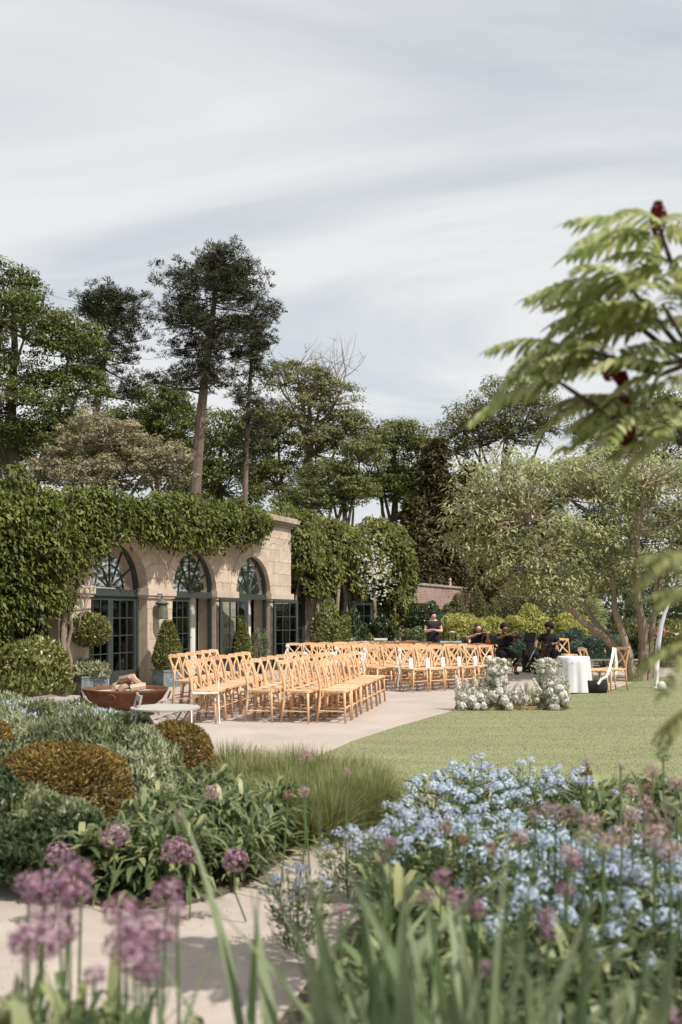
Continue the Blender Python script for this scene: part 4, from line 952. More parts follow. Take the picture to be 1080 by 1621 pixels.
# tall white curved sculpture right of the tree
mb = MB(); q = [PT(1040, 1042, 21.2), PT(1043, 1015, 21.2), PT(1047, 990, 21.2), PT(1053, 970, 21.2), PT(1062, 950, 21.2), PT(1068, 935, 21.2)]
mb.tube(q, [.06, .056, .05, .04, .026, .01], 10); tag(mb.build('garden_sculpture', mat('white_sculpture', (.55, .56, .6), .6, .05, 3, 0), None, True), 'slim white curved upright tapering to a point right of the tree trunks', 'sculpture')
mb = MB(); pz = G(1040, 1088); mb.lathe([(.11, 0), (.12, .03), (.04, .05), (.045, .3), (.06, .66)], 14); o = mb.build('sculpture_stand', M_WHITEM, None, True, None, (q[0].x, 21.2, 0)); tag(o, 'white round foot under the curved upright by the tree', 'stand')
mb = MB(); mb.ball((0, 0, .10), .10, 14, 10); mb.build('white_globe', M_WHITEM, None, True, None, (G(1048, 1094).x, G(1048, 1094).y, .0)); tag(bpy.data.objects['white_globe'], 'white ball on the lawn at the right edge by low branches', 'globe')
# ------------------------------------------------------------------ stone bench behind the tree
t = thing('bench', 'low pale slatted bench behind the tree foot on the right', 'bench', (G(1010, 1080).x+.1, 24.9, 0))
for k in range(3): MB().box(-.9, .9, -.2+.14*k, -.08+.14*k, .42, .45).build('slat', M_WHITEM, t)
for s in (-.8, .8): MB().box(s-.04, s+.04, -.2, .2, 0, .419).build('leg', M_WHITEM, t)

# ------------------------------------------------------------------ fire bowl with logs
fbp = G(201, 1131); t = thing('fire_bowl', 'wide rusty iron fire bowl with ring handles on the terrace', 'fire bowl', (fbp.x, fbp.y-.1, 0))
prof = [(.01, .10), (.25, .115), (.42, .18), (.56, .28), (.645, .40), (.66, .43), (.675, .43), (.655, .385), (.575, .255), (.44, .15), (.25, .085), (.01, .07)]
MB().lathe(prof, 44, cap=False).build('bowl', M_RUST, t, True)
MB().lathe([(.60, .365), (.4, .36), (.2, .372), (.01, .38)], 30, cap=False).build('ash_bed', M_ASH, t, True)
MB().tube([(.30*math.cos(2*math.pi*k/20), .30*math.sin(2*math.pi*k/20), .06) for k in range(21)], .014, 5, cap=False).build('stand_ring', M_BLACKM, t)
for k in range(4):
    a = .6+k*math.pi/2; MB().tube([(.30*math.cos(a), .30*math.sin(a), .06), (.42*math.cos(a), .42*math.sin(a), .1), (.5*math.cos(a), .5*math.sin(a), .03), (.56*math.cos(a), .56*math.sin(a), .012), (.6*math.cos(a), .6*math.sin(a), .05)], .012, 5).build('foot', M_BLACKM, t)
for a in (0.05, math.pi+.1, -math.pi/2-.1, math.pi/2):
    c = Vector((.665*math.cos(a), .665*math.sin(a), .33)); n = Vector((math.cos(a), math.sin(a), 0)); tt = Vector((-math.sin(a), math.cos(a), 0))
    MB().tube([c+n*.02+tt*.06*math.cos(2*math.pi*k/14)+Vector((0, 0, .06*math.sin(2*math.pi*k/14)-.01))+n*.02*math.sin(2*math.pi*k/14) for k in range(15)], .011, 5, cap=False).build('ring_handle', M_RUST, t)
random.seed(8)
for k, (p0, p1, r, lab) in enumerate([((-.14, -.2, .43), (-.02, .12, .44), .05, 'split log lying flat at left of the pile'), ((-.02, -.25, .44), (.05, .15, .47), .055, 'round log in the middle of the pile'), ((.08, -.05, .43), (.3, .05, .46), .06, 'short log at the right foot of the pile'),
        ((-.08, .05, .55), (.14, -.02, .6), .07, 'thick split log on top of the pile'), ((.1, -.1, .62), (.2, .12, .48), .05, 'log leaning down from the top of the pile'), ((-.2, .0, .45), (-.1, .16, .52), .04, 'thin log at the back left of the pile')]):
    n = 7; p0 = Vector(p0)+t.location; p1 = Vector(p1)+t.location; c = (p0+p1)/2; e = thing('log', 'pale '+lab+' in the fire bowl', 'log', c)
    mb = MB(); mb.tube([p0-c, p1-c], [r, r*.95], n, cap=False); mb.build('bark', M_LOGBARK if k % 2 else M_LOG, e)
    d = (p1-p0).normalized()
    for q, s in ((p0-c, -1), (p1-c, 1)): MB().tube([q-d*s*.01, q+d*s*.002], [r*.93, r*.9], n).build('cut_end', M_LOG, e)
# ------------------------------------------------------------------ bistro table and folding chairs
def bistro_table(label, loc, r=.33, h=.72, m=M_CREAM, rz=.3):
    t = thing('bistro_table', label, 'table', loc, rz); MB().lathe([(r-.005, h-.02), (r, h-.018), (r, h-.002), (r-.006, h), (.001, h+.002)], 40, cap=True).build('tabletop', m, t)
    for k in (-1, 1):
        for j in (-1, 1): MB().tube([(j*.24, k*.19, 0), (-j*.20, k*.16, h-.03)], .009, 5).build('leg', M_GREYM, t)
    for j in (-1, 1): MB().tube([(j*.2, -.18, .1), (j*.2, .18, .1)], .007, 5).build('crossbar', M_GREYM, t)
    return t
def bistro_chair(label, loc, rz, m=M_WHITEM, back=True):
    t = thing('folding_chair', label, 'chair', loc, rz)
    for k in range(5): MB().box(-.17+.072*k, -.115+.072*k, -.19, .19, .44, .455).build('seat_slat', m, t)
    for s in (-.2, .2):
        MB().tube([(.20, s, 0), (-.10, s, .44), (-.17, s, .60), (-.23, s, .84 if back else .5)], .010, 5).build('leg', m, t); MB().tube([(-.24, s*.9, 0), (.16, s*.9, .44)], .010, 5).build('leg', m, t)
    if back:
        for z, x in ((.80, -.222), (.69, -.195)): MB().box(x-.006, x+.006, -.2, .2, z-.03, z+.03).build('back_slat', m, t)
    return t
bistro_table('round cream bistro table with thin folding legs beside the fire bowl', PZ(262, 1119, .72)-Vector((0, 0, .72)))
bistro_chair('pale metal folding chair poking above lavender before the fire bowl', (PZ(172, 1122, .77).x-.10, PZ(172, 1122, .77).y+.7, 0), .30+math.pi, M_GREYM)
p = G(322, 1147); bistro_chair('white slatted folding seat at the near end of fourth left row', (p.x, p.y+.2, 0), -1.4, M_WHITEM, False)
p = PT(572, 1018, 31.5); bistro_table('white bistro table between two white chairs by the glazed range', (p.x+.1, 31.5, 0), .3, .72, M_WHITEM)
bistro_chair('white folding chair left of two behind the wooden chairs', (PT(552, 1, 31).x, 31, 0), 1.5); bistro_chair('white folding chair right of two behind the wooden chairs', (PT(602, 1, 31).x, 31, 0), 1.6)
t = thing('drinks_table', 'pale blue grey rectangular table beside the standing woman', 'table', (PT(718, 1, 29.5).x, 29.5, 0), .1)
MB().box(-.5, .5, -.3, .3, .74, .77).build('tabletop', mat('pale_blue_paint', (.45, .52, .54), .5, .08, 5, 0), t)
MB().box(-.46, .46, -.27, .27, .64, .738).build('apron', MATS['pale_blue_paint'], t)
for a in (-.44, .44):
    for b in (-.25, .25): MB().box(a-.02, a+.02, b-.02, b+.02, 0, .638).build('leg', MATS['pale_blue_paint'], t)
t = thing('drinks_dispenser', 'clear glass drinks dispenser standing on the pale blue table', 'dispenser', (PT(716, 1, 29.5).x, 29.5, .772))
MB().lathe([(.1, .0), (.12, .03), (.12, .22), (.09, .25)], 16).build('jar', GLASS, t, True); MB().lathe([(.095, 0), (.1, .02), (.02, .05)], 12, (0, 0, .255)).build('lid', M_GREYM, t)
for k in range(8): 
    o = MB().lathe([(.03, 0), (.033, .1), (.028, .1), (.026, .01)], 8).build('drinking_glass', GLASS, None, True, None, (PT(716, 1, 29.5).x-.42+.1*k+(.25 if k > 2 else 0), 29.42+.05*(k % 2), .773)); tag(o, 'small clear glass standing on the pale blue table', 'glass', 'glasses on the pale blue table')

# ------------------------------------------------------------------ ceremony flowers
def bloom_mesh(name, r, n, L, W, seed, m, stem=False):
    rng = np.random.default_rng(seed); d = rdir(rng, n); P = d*r*(.55+.4*rng.random((n, 1))); V, F, rr = leaves(P, np.cross(d, rdir(rng, n)), d+rng.normal(0, .3, d.shape), L, W, rng, .35, .5)
    me = np_mesh(name, V, F, rr); me.materials.append(m); return me
HYD = [bloom_mesh('hydrangea', .085, 170, .05, .045, 400+k, PT_WHITE) for k in range(3)]
ROS = [bloom_mesh('rose', .048, 46, .05, .045, 410+k, PT_WHITE) for k in range(3)]
STK = []
for k in range(3):
    rng = np.random.default_rng(420+k); n = 90; z = rng.random(n)*.26+.04; a = rng.random(n)*6.283; rr = .035*(1-.6*(z-.04)/.26)
    V, F, r = leaves(np.stack([np.cos(a)*rr, np.sin(a)*rr, z], 1), rdir(rng, n), np.stack([np.cos(a), np.sin(a), .3*np.ones(n)], 1), .035, .03, rng); me = np_mesh('stock_spike', V, F, r); me.materials.append(PT_WHITE); STK.append(me)
def put(name, me, root, p, sc=1, rng=random, lab=None):
    o = bpy.data.objects.new(name, me); COL.objects.link(o); o.parent = root; o.location = p; o.scale = (sc,)*3
    o.rotation_euler = (rng.uniform(-.4, .4), rng.uniform(-.4, .4), rng.uniform(0, 6)); return o
def pillar(label, px0, Y, h, seed, side):
    random.seed(seed); t = thing('floral_pillar', label, 'flower arrangement', (PT(px0, 1, Y).x, Y, 0))
    mb = MB(); mb.lathe([(.12, 0), (.115, h*.3), (.10, h*.7), (.085, h)], 12); mb.build('straw_column', M_STRAW, t)
    rng = np.random.default_rng(seed); n = 1100; a = rng.random(n)*6.283; z = rng.random(n)*h; P = np.stack([np.cos(a)*.125, np.sin(a)*.125, z], 1)
    V, F, r = leaves(P, rng.normal(0, .5, (n, 3))+np.array([0, 0, 1]), np.stack([np.cos(a), np.sin(a), 0*a], 1), .09, .012, rng); link('straw', np_mesh('straw', V, F, r), LF_TAN, t, 'stuff')
    for k in range(60):
        zz = h*(.52+.52*random.random()**.8); a = random.uniform(0, 6.283); rr = .10+.035*random.random() if zz < h else .07*random.random()
        put('rose', random.choice(ROS), t, (rr*math.cos(a), rr*math.sin(a), zz), random.uniform(.9, 1.35))
    for k in range(8 if side < 0 else 12):
        a = random.uniform(-2.6, -.4) if k % 3 else random.uniform(0, 6.28); put('hydrangea', random.choice(HYD), t, (.16*math.cos(a)+side*.09, .15*math.sin(a), h*(.02+.8*random.random())), random.uniform(.7, 1.05))
    n = 420; P = np.stack([rng.normal(side*.03, .09, n), rng.normal(0, .09, n), rng.random(n)**.8*h*1.06], 1); d = unit(P*np.array([1, 1, 0])+1e-3)
    V, F, r = leaves(P+d*.1, d+rng.normal(0, .5, d.shape)+np.array([0, 0, .5]), rdir(rng, n), .07, .022, rng); link('greenery', np_mesh('greenery', V, F, r), LF_SILVER, t, 'stuff')
    return t
pillar('left straw column topped with white roses and hydrangeas', 787, 16.75, .80, 431, -1)
pillar('right straw column wrapped in white roses and hydrangeas', 866, 16.75, .80, 433, 1)
def meadow(label, x0, x1, Yc, seed, hyd, h=.42, dens=1):
    random.seed(seed); rng = np.random.default_rng(seed); cx = (PT(x0, 1, Yc).x+PT(x1, 1, Yc).x)/2; w = (x1-x0)/FP*Yc; t = thing('floral_meadow', label, 'flower arrangement', (cx, Yc, 0))
    mb = MB(); mb.prism([(w*.52*math.cos(2*math.pi*k/18), .17*math.sin(2*math.pi*k/18)) for k in range(18)], .012, .07); mb.build('moss_base', M_STRAW, t)
    n = int(800*w*dens); P = np.stack([rng.uniform(-w*.52, w*.52, n), rng.normal(0, .1, n), .05+rng.random(n)**1.3*h*.8], 1); V, F, r = leaves(P, rng.normal(0, .45, (n, 3))+np.array([0, 0, 1]), rdir(rng, n), .10*(.5+rng.random(n)), .016, rng); link('greenery', np_mesh('greenery', V, F, r), LF_SILVER, t, 'stuff')
    n = int(260*w); P = np.stack([rng.uniform(-w*.5, w*.5, n), rng.normal(-.08, .06, n), .03+.07*rng.random(n)], 1); V, F, r = leaves(P, rdir(rng, n), rdir(rng, n), .09, .03, rng); link('dried_moss', np_mesh('dried_moss', V, F, r), LF_TAN, t, 'stuff')
    for k in range(int(15*w*dens)): put('stock_spike', random.choice(STK), t, (random.uniform(-w*.48, w*.48), random.gauss(.03, .08), random.uniform(.05, h*.7)), random.uniform(.8, 1.15))
    for k in range(int(10*w*dens*.6)): put('rose', random.choice(ROS), t, (random.uniform(-w*.5, w*.5), random.gauss(-.03, .08), random.uniform(.15, h)), random.uniform(.6, 1.1))
    for (a, b, c, s) in hyd: put('hydrangea', random.choice(HYD), t, (PT(a, 1, Yc-.12).x-cx, -.12-.05*c, (1128-b)/(FP/Yc)), s)
meadow('low meadow of white hydrangeas and stocks at the left foot', 722, 802, 16.55, 441, [(733, 1107, 0, .85), (732, 1122, 1, 1.0), (746, 1112, 1, 1.1), (760, 1107, 0, .9), (753, 1121, 1, .9), (770, 1112, 0, .85), (781, 1104, 1, 1.1), (742, 1120, 0, .8), (797, 1112, 1, 1.0), (804, 1122, 1, .95), (790, 1098, 1, .9), (765, 1120, 1, .8), (727, 1116, 0, .7)])
meadow('low meadow of pale stocks and moss between the two pillars', 806, 862, 16.6, 443, [(816, 1108, 0, .6), (850, 1112, 0, .55)], .34, 1.2)
meadow('white hydrangea cluster at the foot of the right pillar', 862, 900, 16.55, 445, [(878, 1110, 1, 1.1), (889, 1104, 1, 1.15), (876, 1122, 1, 1.05), (893, 1112, 1, .9), (885, 1093, 1, .9), (870, 1098, 1, .8)], .5, 1.2)

# ------------------------------------------------------------------ people
def skin_figure(name, verts, edges, radii, m, parent=None, loc=(0, 0, 0), sub=2, root=0):
    me = bpy.data.meshes.new(name); me.from_pydata(verts, edges, []); o = bpy.data.objects.new(name, me); COL.objects.link(o)
    sm = o.modifiers.new('skin', 'SKIN'); sm.use_smooth_shade = True
    sv = me.skin_vertices[0].data
    for i, r in enumerate(radii): sv[i].radius = (r[0]*1.22, r[1]*1.22) if hasattr(r, '__len__') else (r*1.22, r*1.22)
    for i in range(len(verts)): sv[i].use_root = (i == root)
    ss = o.modifiers.new('sub', 'SUBSURF'); ss.levels = sub; ss.render_levels = sub
    dg = bpy.context.evaluated_depsgraph_get(); new = bpy.data.meshes.new_from_object(o.evaluated_get(dg)); new.name = name
    bpy.data.objects.remove(o); bpy.data.meshes.remove(me); new.materials.clear(); new.shade_smooth()
    return link(name, new, m, parent, None, loc)
def person(label, loc, rz, skin, hairm, J, hair, dress, legs_cover, hat=False, scale=1.0):
    """J: joints in local space, facing -Y. keys pelvis, chest, neck, head, shL, elL, wrL, shR, elR, wrR, hipL, knL, anL, toL ..."""
    t = thing('person', label, 'person', loc, rz); t.scale = (scale,)*3
    names = []; V = []; Rr = []; E = []
    def add(nm, p, r): names.append(nm); V.append(tuple(p)); Rr.append(r); return len(V)-1
    pv = add('pelvis', J['pelvis'], (.145, .115)); wa = add('waist', Vector(J['pelvis']).lerp(Vector(J['chest']), .5), (.12, .10)); ch = add('chest', J['chest'], (.15, .115))
    up = add('upper', Vector(J['chest']).lerp(Vector(J['neck']), .62), (.11, .085)); nk = add('neck', J['neck'], .05)
    hd = Vector(J['head']); n2 = Vector(J['neck']); hb = add('jaw', n2.lerp(hd, .55), (.058, .066)); hc = add('head', hd, (.082, .095)); ht = add('crown', hd+(hd-n2).normalized()*.075, (.06, .07))
    E += [(pv, wa), (wa, ch), (ch, up), (up, nk), (nk, hb), (hb, hc), (hc, ht)]
    f = Vector(J.get('face', (0, -1, 0))).normalized(); no = add('nose', hd+f*.105+Vector((0, 0, -.02)), .014); E.append((hc, no))
    for S in ('L', 'R'):
        a = add('sh'+S, J['sh'+S], .058); b = add('el'+S, J['el'+S], .043); c = add('wr'+S, J['wr'+S], .029); E += [(up, a), (a, b), (b, c)]
        w = Vector(J['wr'+S]); d = (w-Vector(J['el'+S])).normalized(); side = d.cross(Vector((0, 0, 1))).normalized(); dn = Vector((0, 0, -1)); pm = add('palm'+S, w+d*.055, (.036, .02)); E.append((c, pm)); P = Vector(V[pm])
        for k, ln in enumerate((.052, .06, .056, .044)):
            o_ = side*(-.03+.02*k); q = add('f', P+d*.038+o_, .0095); q2 = add('f', P+d*(.038+ln*.55)+o_+dn*ln*.4, .008); E += [(pm, q), (q, q2)]
        q = add('t', P+side*-.045+d*.005, .011); q2 = add('t', P+side*-.055+d*.035+dn*.02, .009); E += [(pm, q), (q, q2)]
        h = add('hip'+S, J['hip'+S], .095); k_ = add('kn'+S, J['kn'+S], .06); an = add('an'+S, J['an'+S], .038); to = add('to'+S, J['to'+S], .034); E += [(pv, h), (h, k_), (k_, an), (an, to)]
    skin_figure('body', V, E, Rr, skin, t)
    # clothes: a top with sleeves and a long skirt or trousers, a little larger than the body
    V2, E2, R2 = [], [], []
    def a2(p, r): V2.append(tuple(p)); R2.append(r); return len(V2)-1
    pv = a2(J['pelvis'], (.175, .145)); wa = a2(Vector(J['pelvis']).lerp(Vector(J['chest']), .5), (.14, .122)); ch = a2(J['chest'], (.172, .14)); up = a2(Vector(J['chest']).lerp(Vector(J['neck']), .6), (.13, .105)); E2 += [(pv, wa), (wa, ch), (ch, up)]
    for S in ('L', 'R'):
        a = a2(J['sh'+S], .074); b = a2(Vector(J['sh'+S]).lerp(Vector(J['el'+S]), dress['sleeve']), .062); E2 += [(up, a), (a, b)]
        if dress['sleeve'] >= .95: c = a2(Vector(J['el'+S]).lerp(Vector(J['wr'+S]), .85), .045); E2.append((b, c))
        h = a2(J['hip'+S], .125); k_ = a2(J['kn'+S], .085 if legs_cover != 'skirt' else .125); an = a2(Vector(J['kn'+S]).lerp(Vector(J['an'+S]), .86), .062 if legs_cover != 'skirt' else .14); E2 += [(pv, h), (h, k_), (k_, an)]
    skin_figure('clothing', V2, E2, R2, dress['mat'], t)
    for S in ('L', 'R'):
        a = Vector(J['an'+S]); b = Vector(J['to'+S]); mb = MB(); mb.tube([a+Vector((0, .03, -.045)), a.lerp(b, .5)+Vector((0, 0, -.02)), b+Vector((0, -.02, 0))], [.042, .044, .034], 8); mb.build('shoe', M_BLACKM, t, True)
    # hair
    mb = MB(); up_ = (hd-n2).normalized(); back = -f
    if hair == 'afro': mb.ball(tuple(hd+back*.05+up_*.06), .13, 16, 12, (1.05, 1, .9)); 
    elif hair == 'long':
        mb.ball(tuple(hd+back*.05+up_*.04), .10, 14, 10, (1, 1, 1.02)); mb.tube([hd+back*.06, hd+back*.1-up_*.12, hd+back*.1-up_*.28, hd+back*.08-up_*.4], [.09, .095, .085, .03], 10)
        for s in (-1, 1): sv_ = f.cross(up_).normalized()*s; mb.tube([hd+sv_*.085+up_*.03, hd+sv_*.095-up_*.1, hd+sv_*.09-up_*.26], [.035, .04, .015], 7)
    else: mb.ball(tuple(hd+back*.035+up_*.055), .108, 14, 10, (1, 1, 1)); mb.ball(tuple(hd+back*.12+up_*.02), .045, 8, 6)
    mb.build('hair', hairm, t, True)
    for s in (-1, 1):
        sv_ = f.cross(up_).normalized()*s; e = MB().ball(tuple(hd+f*.086+sv_*.032), .011, 6, 5).build('eye', M_BLACKM, t)
    MB().ball(tuple(hd+f*.088-up_*.052), .018, 8, 5, (1.2, .6, .35)).build('mouth', mat('lip', (.3, .09, .08), .5, .05, 5, 0), t)
    if hat: mb = MB(); mb.lathe([(.1, 0), (.11, .02), (.1, .07), (.02, .09)], 14, tuple(hd+up_*.045)); mb.build('cap', M_BLACK, t, True)
    return t
def seated(h=.46, lean=0, spread=.16):
    return dict(pelvis=(0, .05, h+.09), chest=(0, .02-lean, h+.38), neck=(0, 0-lean, h+.60), head=(0, -.03-lean, h+.74), hipL=(.1, 0, h+.07), hipR=(-.1, 0, h+.07), knL=(spread, -.40, h+.04), knR=(-spread, -.40, h+.04),
                anL=(spread, -.42, .09), anR=(-spread, -.42, .09), toL=(spread, -.56, .035), toR=(-spread, -.56, .035), shL=(.17, 0-lean, h+.53), shR=(-.17, 0-lean, h+.53))
BT = dict(mat=M_BLACK, sleeve=.85)
# standing woman at the drinks table
J = dict(pelvis=(0, 0, .93), chest=(0, 0, 1.2), neck=(0, 0, 1.43), head=(0, -.02, 1.55), hipL=(.09, 0, .9), hipR=(-.09, 0, .9), knL=(.1, -.02, .5), knR=(-.1, -.02, .5), anL=(.1, .02, .09), anR=(-.1, .02, .09), toL=(.11, -.13, .035), toR=(-.11, -.13, .035),
         shL=(.17, 0, 1.36), shR=(-.17, 0, 1.36), elL=(.24, -.02, 1.1), elR=(-.24, -.02, 1.1), wrL=(.08, -.24, 1.12), wrR=(-.07, -.25, 1.14), face=(.3, -1, -.25))
person('woman in black standing with folded hands left of the pale blue table', (PT(686, 1, 28.6).x, 28.6, 0), .1, M_SKIN_L, M_HAIRK, J, 'bun', dict(mat=M_BLACK, sleeve=.6), 'trousers', scale=.99)
def violin(label, c, d, scale=1.0, name='violin', cat='violin', mtl=None, up=Vector((0, 0, 1))):
    """body centre c, neck direction d"""
    t = thing(name, label, cat, c); t.rotation_mode = 'QUATERNION'
    zq = Vector(d).normalized(); xq = zq.cross(up).normalized(); yq = zq.cross(xq); M3 = Matrix((xq, yq, zq)).transposed(); t.rotation_quaternion = M3.to_quaternion(); t.scale = (scale,)*3
    out = []
    for k in range(28):
        a = 2*math.pi*k/28; z = math.cos(a)*.178; w = .1 if z < 0 else .083; wd = w*abs(math.sin(a))**.7*(1-.36*math.exp(-((z-.01)/.05)**2)); out.append((wd*(1 if math.sin(a) >= 0 else -1), z))
    mb = MB(); b = len(mb.v)
    for y in (-.02, .02):
        for x, z in out: mb.v.append((x, y, z))
    n = 28; mb.f = [tuple(range(n)), tuple(reversed(range(n, 2*n)))]+[(k, (k+1) % n, n+(k+1) % n, n+k) for k in range(n)]
    mb.build('sound_box', mtl or M_VARN, t); MB().box(-.012, .012, .02, .034, -.02, .31).build('fingerboard', M_BLACKM, t); MB().box(-.011, .011, -.004, .02, .17, .31).build('neck', mtl or M_VARN, t)
    MB().ball((0, .01, .33), .018, 8, 6).build('scroll', mtl or M_VARN, t); MB().box(-.022, .022, .02, .05, -.05, -.043).build('bridge', M_OAK, t); MB().box(-.016, .016, .021, .03, -.15, -.07).build('tailpiece', M_BLACKM, t); return t
def bow(label, p0, p1, name='violin_bow'):
    c = (Vector(p0)+Vector(p1))/2; t = thing(name, label, 'bow', c); a = Vector(p0)-c; b = Vector(p1)-c
    MB().tube([a, (a+b)/2+Vector((0, 0, .006)), b], .006, 5).build('stick', M_PAPER if 'pale' in label else M_VARN, t); MB().tube([a+Vector((0, 0, -.018)), b+Vector((0, 0, -.014))], .003, 4).build('bow_hair', M_PAPER, t); return t
def W2(loc, rz, p, sc=1): return Vector(loc)+Matrix.Rotation(rz, 3, 'Z')@(Vector(p)*sc)
def music_stand(label, loc, rz, h=1.02):
    t = thing('music_stand', label, 'music stand', loc, rz)
    MB().tube([(0, 0, .35), (0, 0, h)], .011, 6).build('pole', M_BLACKM, t)
    for k in range(3):
        a = k*2*math.pi/3+.3; MB().tube([(0, 0, .36), (.34*math.cos(a), .34*math.sin(a), .01)], .008, 5).build('leg', M_BLACKM, t)
    mb = MB(); mb.obox((-.19, -.05, h+.02), (.19, -.05, h+.02), .07, .012, (0, 0, 1)); mb.v; mb2 = MB(); Rm = Matrix.Rotation(-.35, 3, 'X')
    b = len(mb.v)
    for z in (0, .24):
        for x, y in ((-.19, -.006), (.19, -.006), (.19, .006), (-.19, .006)): mb.v.append(tuple(Rm@Vector((x, y, z))+Vector((0, -.02, h))))
    mb.f += [tuple(b+i for i in q) for q in ((0,3,2,1),(4,5,6,7),(0,1,5,4),(1,2,6,5),(2,3,7,6),(3,0,4,7))]; mb.build('desk', M_BLACKM, t)
    return t
def player_chair(x, y, rz, lab): place_chair(x, y, rz-math.pi/2, lab, 'cross-back chairs under the musicians')
# violinist 1 : long hair, faces camera, playing
loc = (PT(757, 1, 27.4).x, 27.4, 0); J = seated(); J.update(elL=(.26, -.2, .86), wrL=(.2, -.40, 1.02), elR=(-.33, -.12, .92), wrR=(-.12, -.32, 1.02), face=(.25, -1, -.2))
person('long haired violinist in black seated nearest the standing woman', loc, .05, M_SKIN_L, M_HAIRB, J, 'long', BT, 'skirt')
violin('violin under the chin of the long haired player', W2(loc, .05, (.09, -.2, 1.06)), Matrix.Rotation(.05, 3, 'Z')@Vector((.5, -.85, -.05))); bow('bow drawn across the left violin', W2(loc, .05, (-.22, -.34, 1.02)), W2(loc, .05, (.36, -.20, 1.16)))
player_chair(loc[0], loc[1]+.1, .05, 'wooden chair under the long haired violinist')
# viola player
loc = (PT(797, 1, 26.6).x, 26.6, 0); J = seated(lean=.03); J.update(elL=(.26, -.22, .84), wrL=(.22, -.42, 1.0), elR=(-.34, -.12, .9), wrR=(-.14, -.34, 1.0), face=(.2, -1, -.15))
person('violist in black with dark hair seated between the two music stands', loc, .25, M_SKIN_D, M_HAIRK, J, 'bun', BT, 'trousers')
violin('dark viola held by the middle player', W2(loc, .25, (.1, -.24, 1.02)), Matrix.Rotation(.25, 3, 'Z')@Vector((.45, -.85, -.15)), 1.15, 'viola', 'viola'); bow('bow of the middle player', W2(loc, .25, (-.25, -.36, .98)), W2(loc, .25, (.36, -.2, 1.18)))
player_chair(loc[0], loc[1]+.1, .25, 'wooden chair under the middle musician')
# cellist
loc = (PT(869, 1, 26.6).x, 26.6, 0); J = seated(spread=.27); J.update(elL=(.28, -.14, .80), wrL=(.02, -.33, .78), elR=(-.32, -.1, .82), wrR=(-.30, -.34, .74), face=(-.25, -1, -.3))
person('cellist in black dress with full curly hair seated beside the draped table', loc, -.35, M_SKIN_D, M_HAIRK, J, 'afro', dict(mat=M_BLACK, sleeve=.8), 'skirt')
violin('dark cello held between the knees of the cellist', W2(loc, -.35, (-.02, -.42, .52)), Matrix.Rotation(-.35, 3, 'Z')@Vector((.12, .3, 1)), 2.05, 'cello', 'cello', mat('dark_varnish', (.03, .012, .008), .35, .2, 9, 0), up=Vector((0, -1, 0)))
bow('pale cello bow slanting down from the cellist hand', W2(loc, -.35, (-.24, -.42, .78)), W2(loc, -.35, (-.52, -.5, .18)), 'cello_bow'); player_chair(loc[0], loc[1]+.1, -.35, 'wooden chair under the cellist')
# fourth player half hidden behind the right music stand
loc = (PT(836, 1, 27.8).x, 27.8, 0); J = seated(); J.update(elL=(.26, -.2, .8), wrL=(.12, -.36, .84), elR=(-.3, -.12, .8), wrR=(-.14, -.34, .84), face=(.1, -1, -.5))
music_stand('black music stand with tilted desk before the middle player', (PT(783, 1, 25.9).x, 25.9, 0), .9, .80)
music_stand('black music stand just left of the cellist', (PT(838, 1, 26.0).x, 26.0, 0), -.9, .86)
music_stand('black music stand at the left of the long haired violinist', (PT(742, 1, 27).x, 27.6, 0), .9, .72)
t = thing('instrument_case', 'black instrument case standing behind the right music stand', 'case', (PT(840, 1, 27.2).x, 27.2, 0), .2)
MB().prism([(-.2, -.1), (.2, -.1), (.24, 0), (.2, .1), (-.2, .1), (-.24, 0)], .0, .62).build('case_body', M_BLACK, t); MB().prism([(-.1, -.07), (.1, -.07), (.1, .07), (-.1, .07)], .622, 1.08).build('case_neck', M_BLACK, t); MB().tube([(.25, 0, .25), (.29, 0, .3), (.29, 0, .38), (.25, 0, .43)], .012, 6).build('handle', M_BLACKM, t)
MB().lathe([(.09, 0), (.1, .02), (.10, .2), (.11, .22), (.08, .22)], 12).build('terracotta_vase', mat('terracotta', (.35, .07, .03), .8, .2, 9, .1), None, True, None, (PT(775, 1, 28.5).x, 28.5, .6)); tag(bpy.data.objects['terracotta_vase'], 'red vessel beside the long haired violinist', 'vase')
MB().box(-.2, .2, -.2, .2, 0, .6).build('side_crate', M_OAK, None, False, None, (PT(775, 1, 28.5).x, 28.5, 0)); tag(bpy.data.objects['side_crate'], 'wooden stand under the red vessel', 'stand')

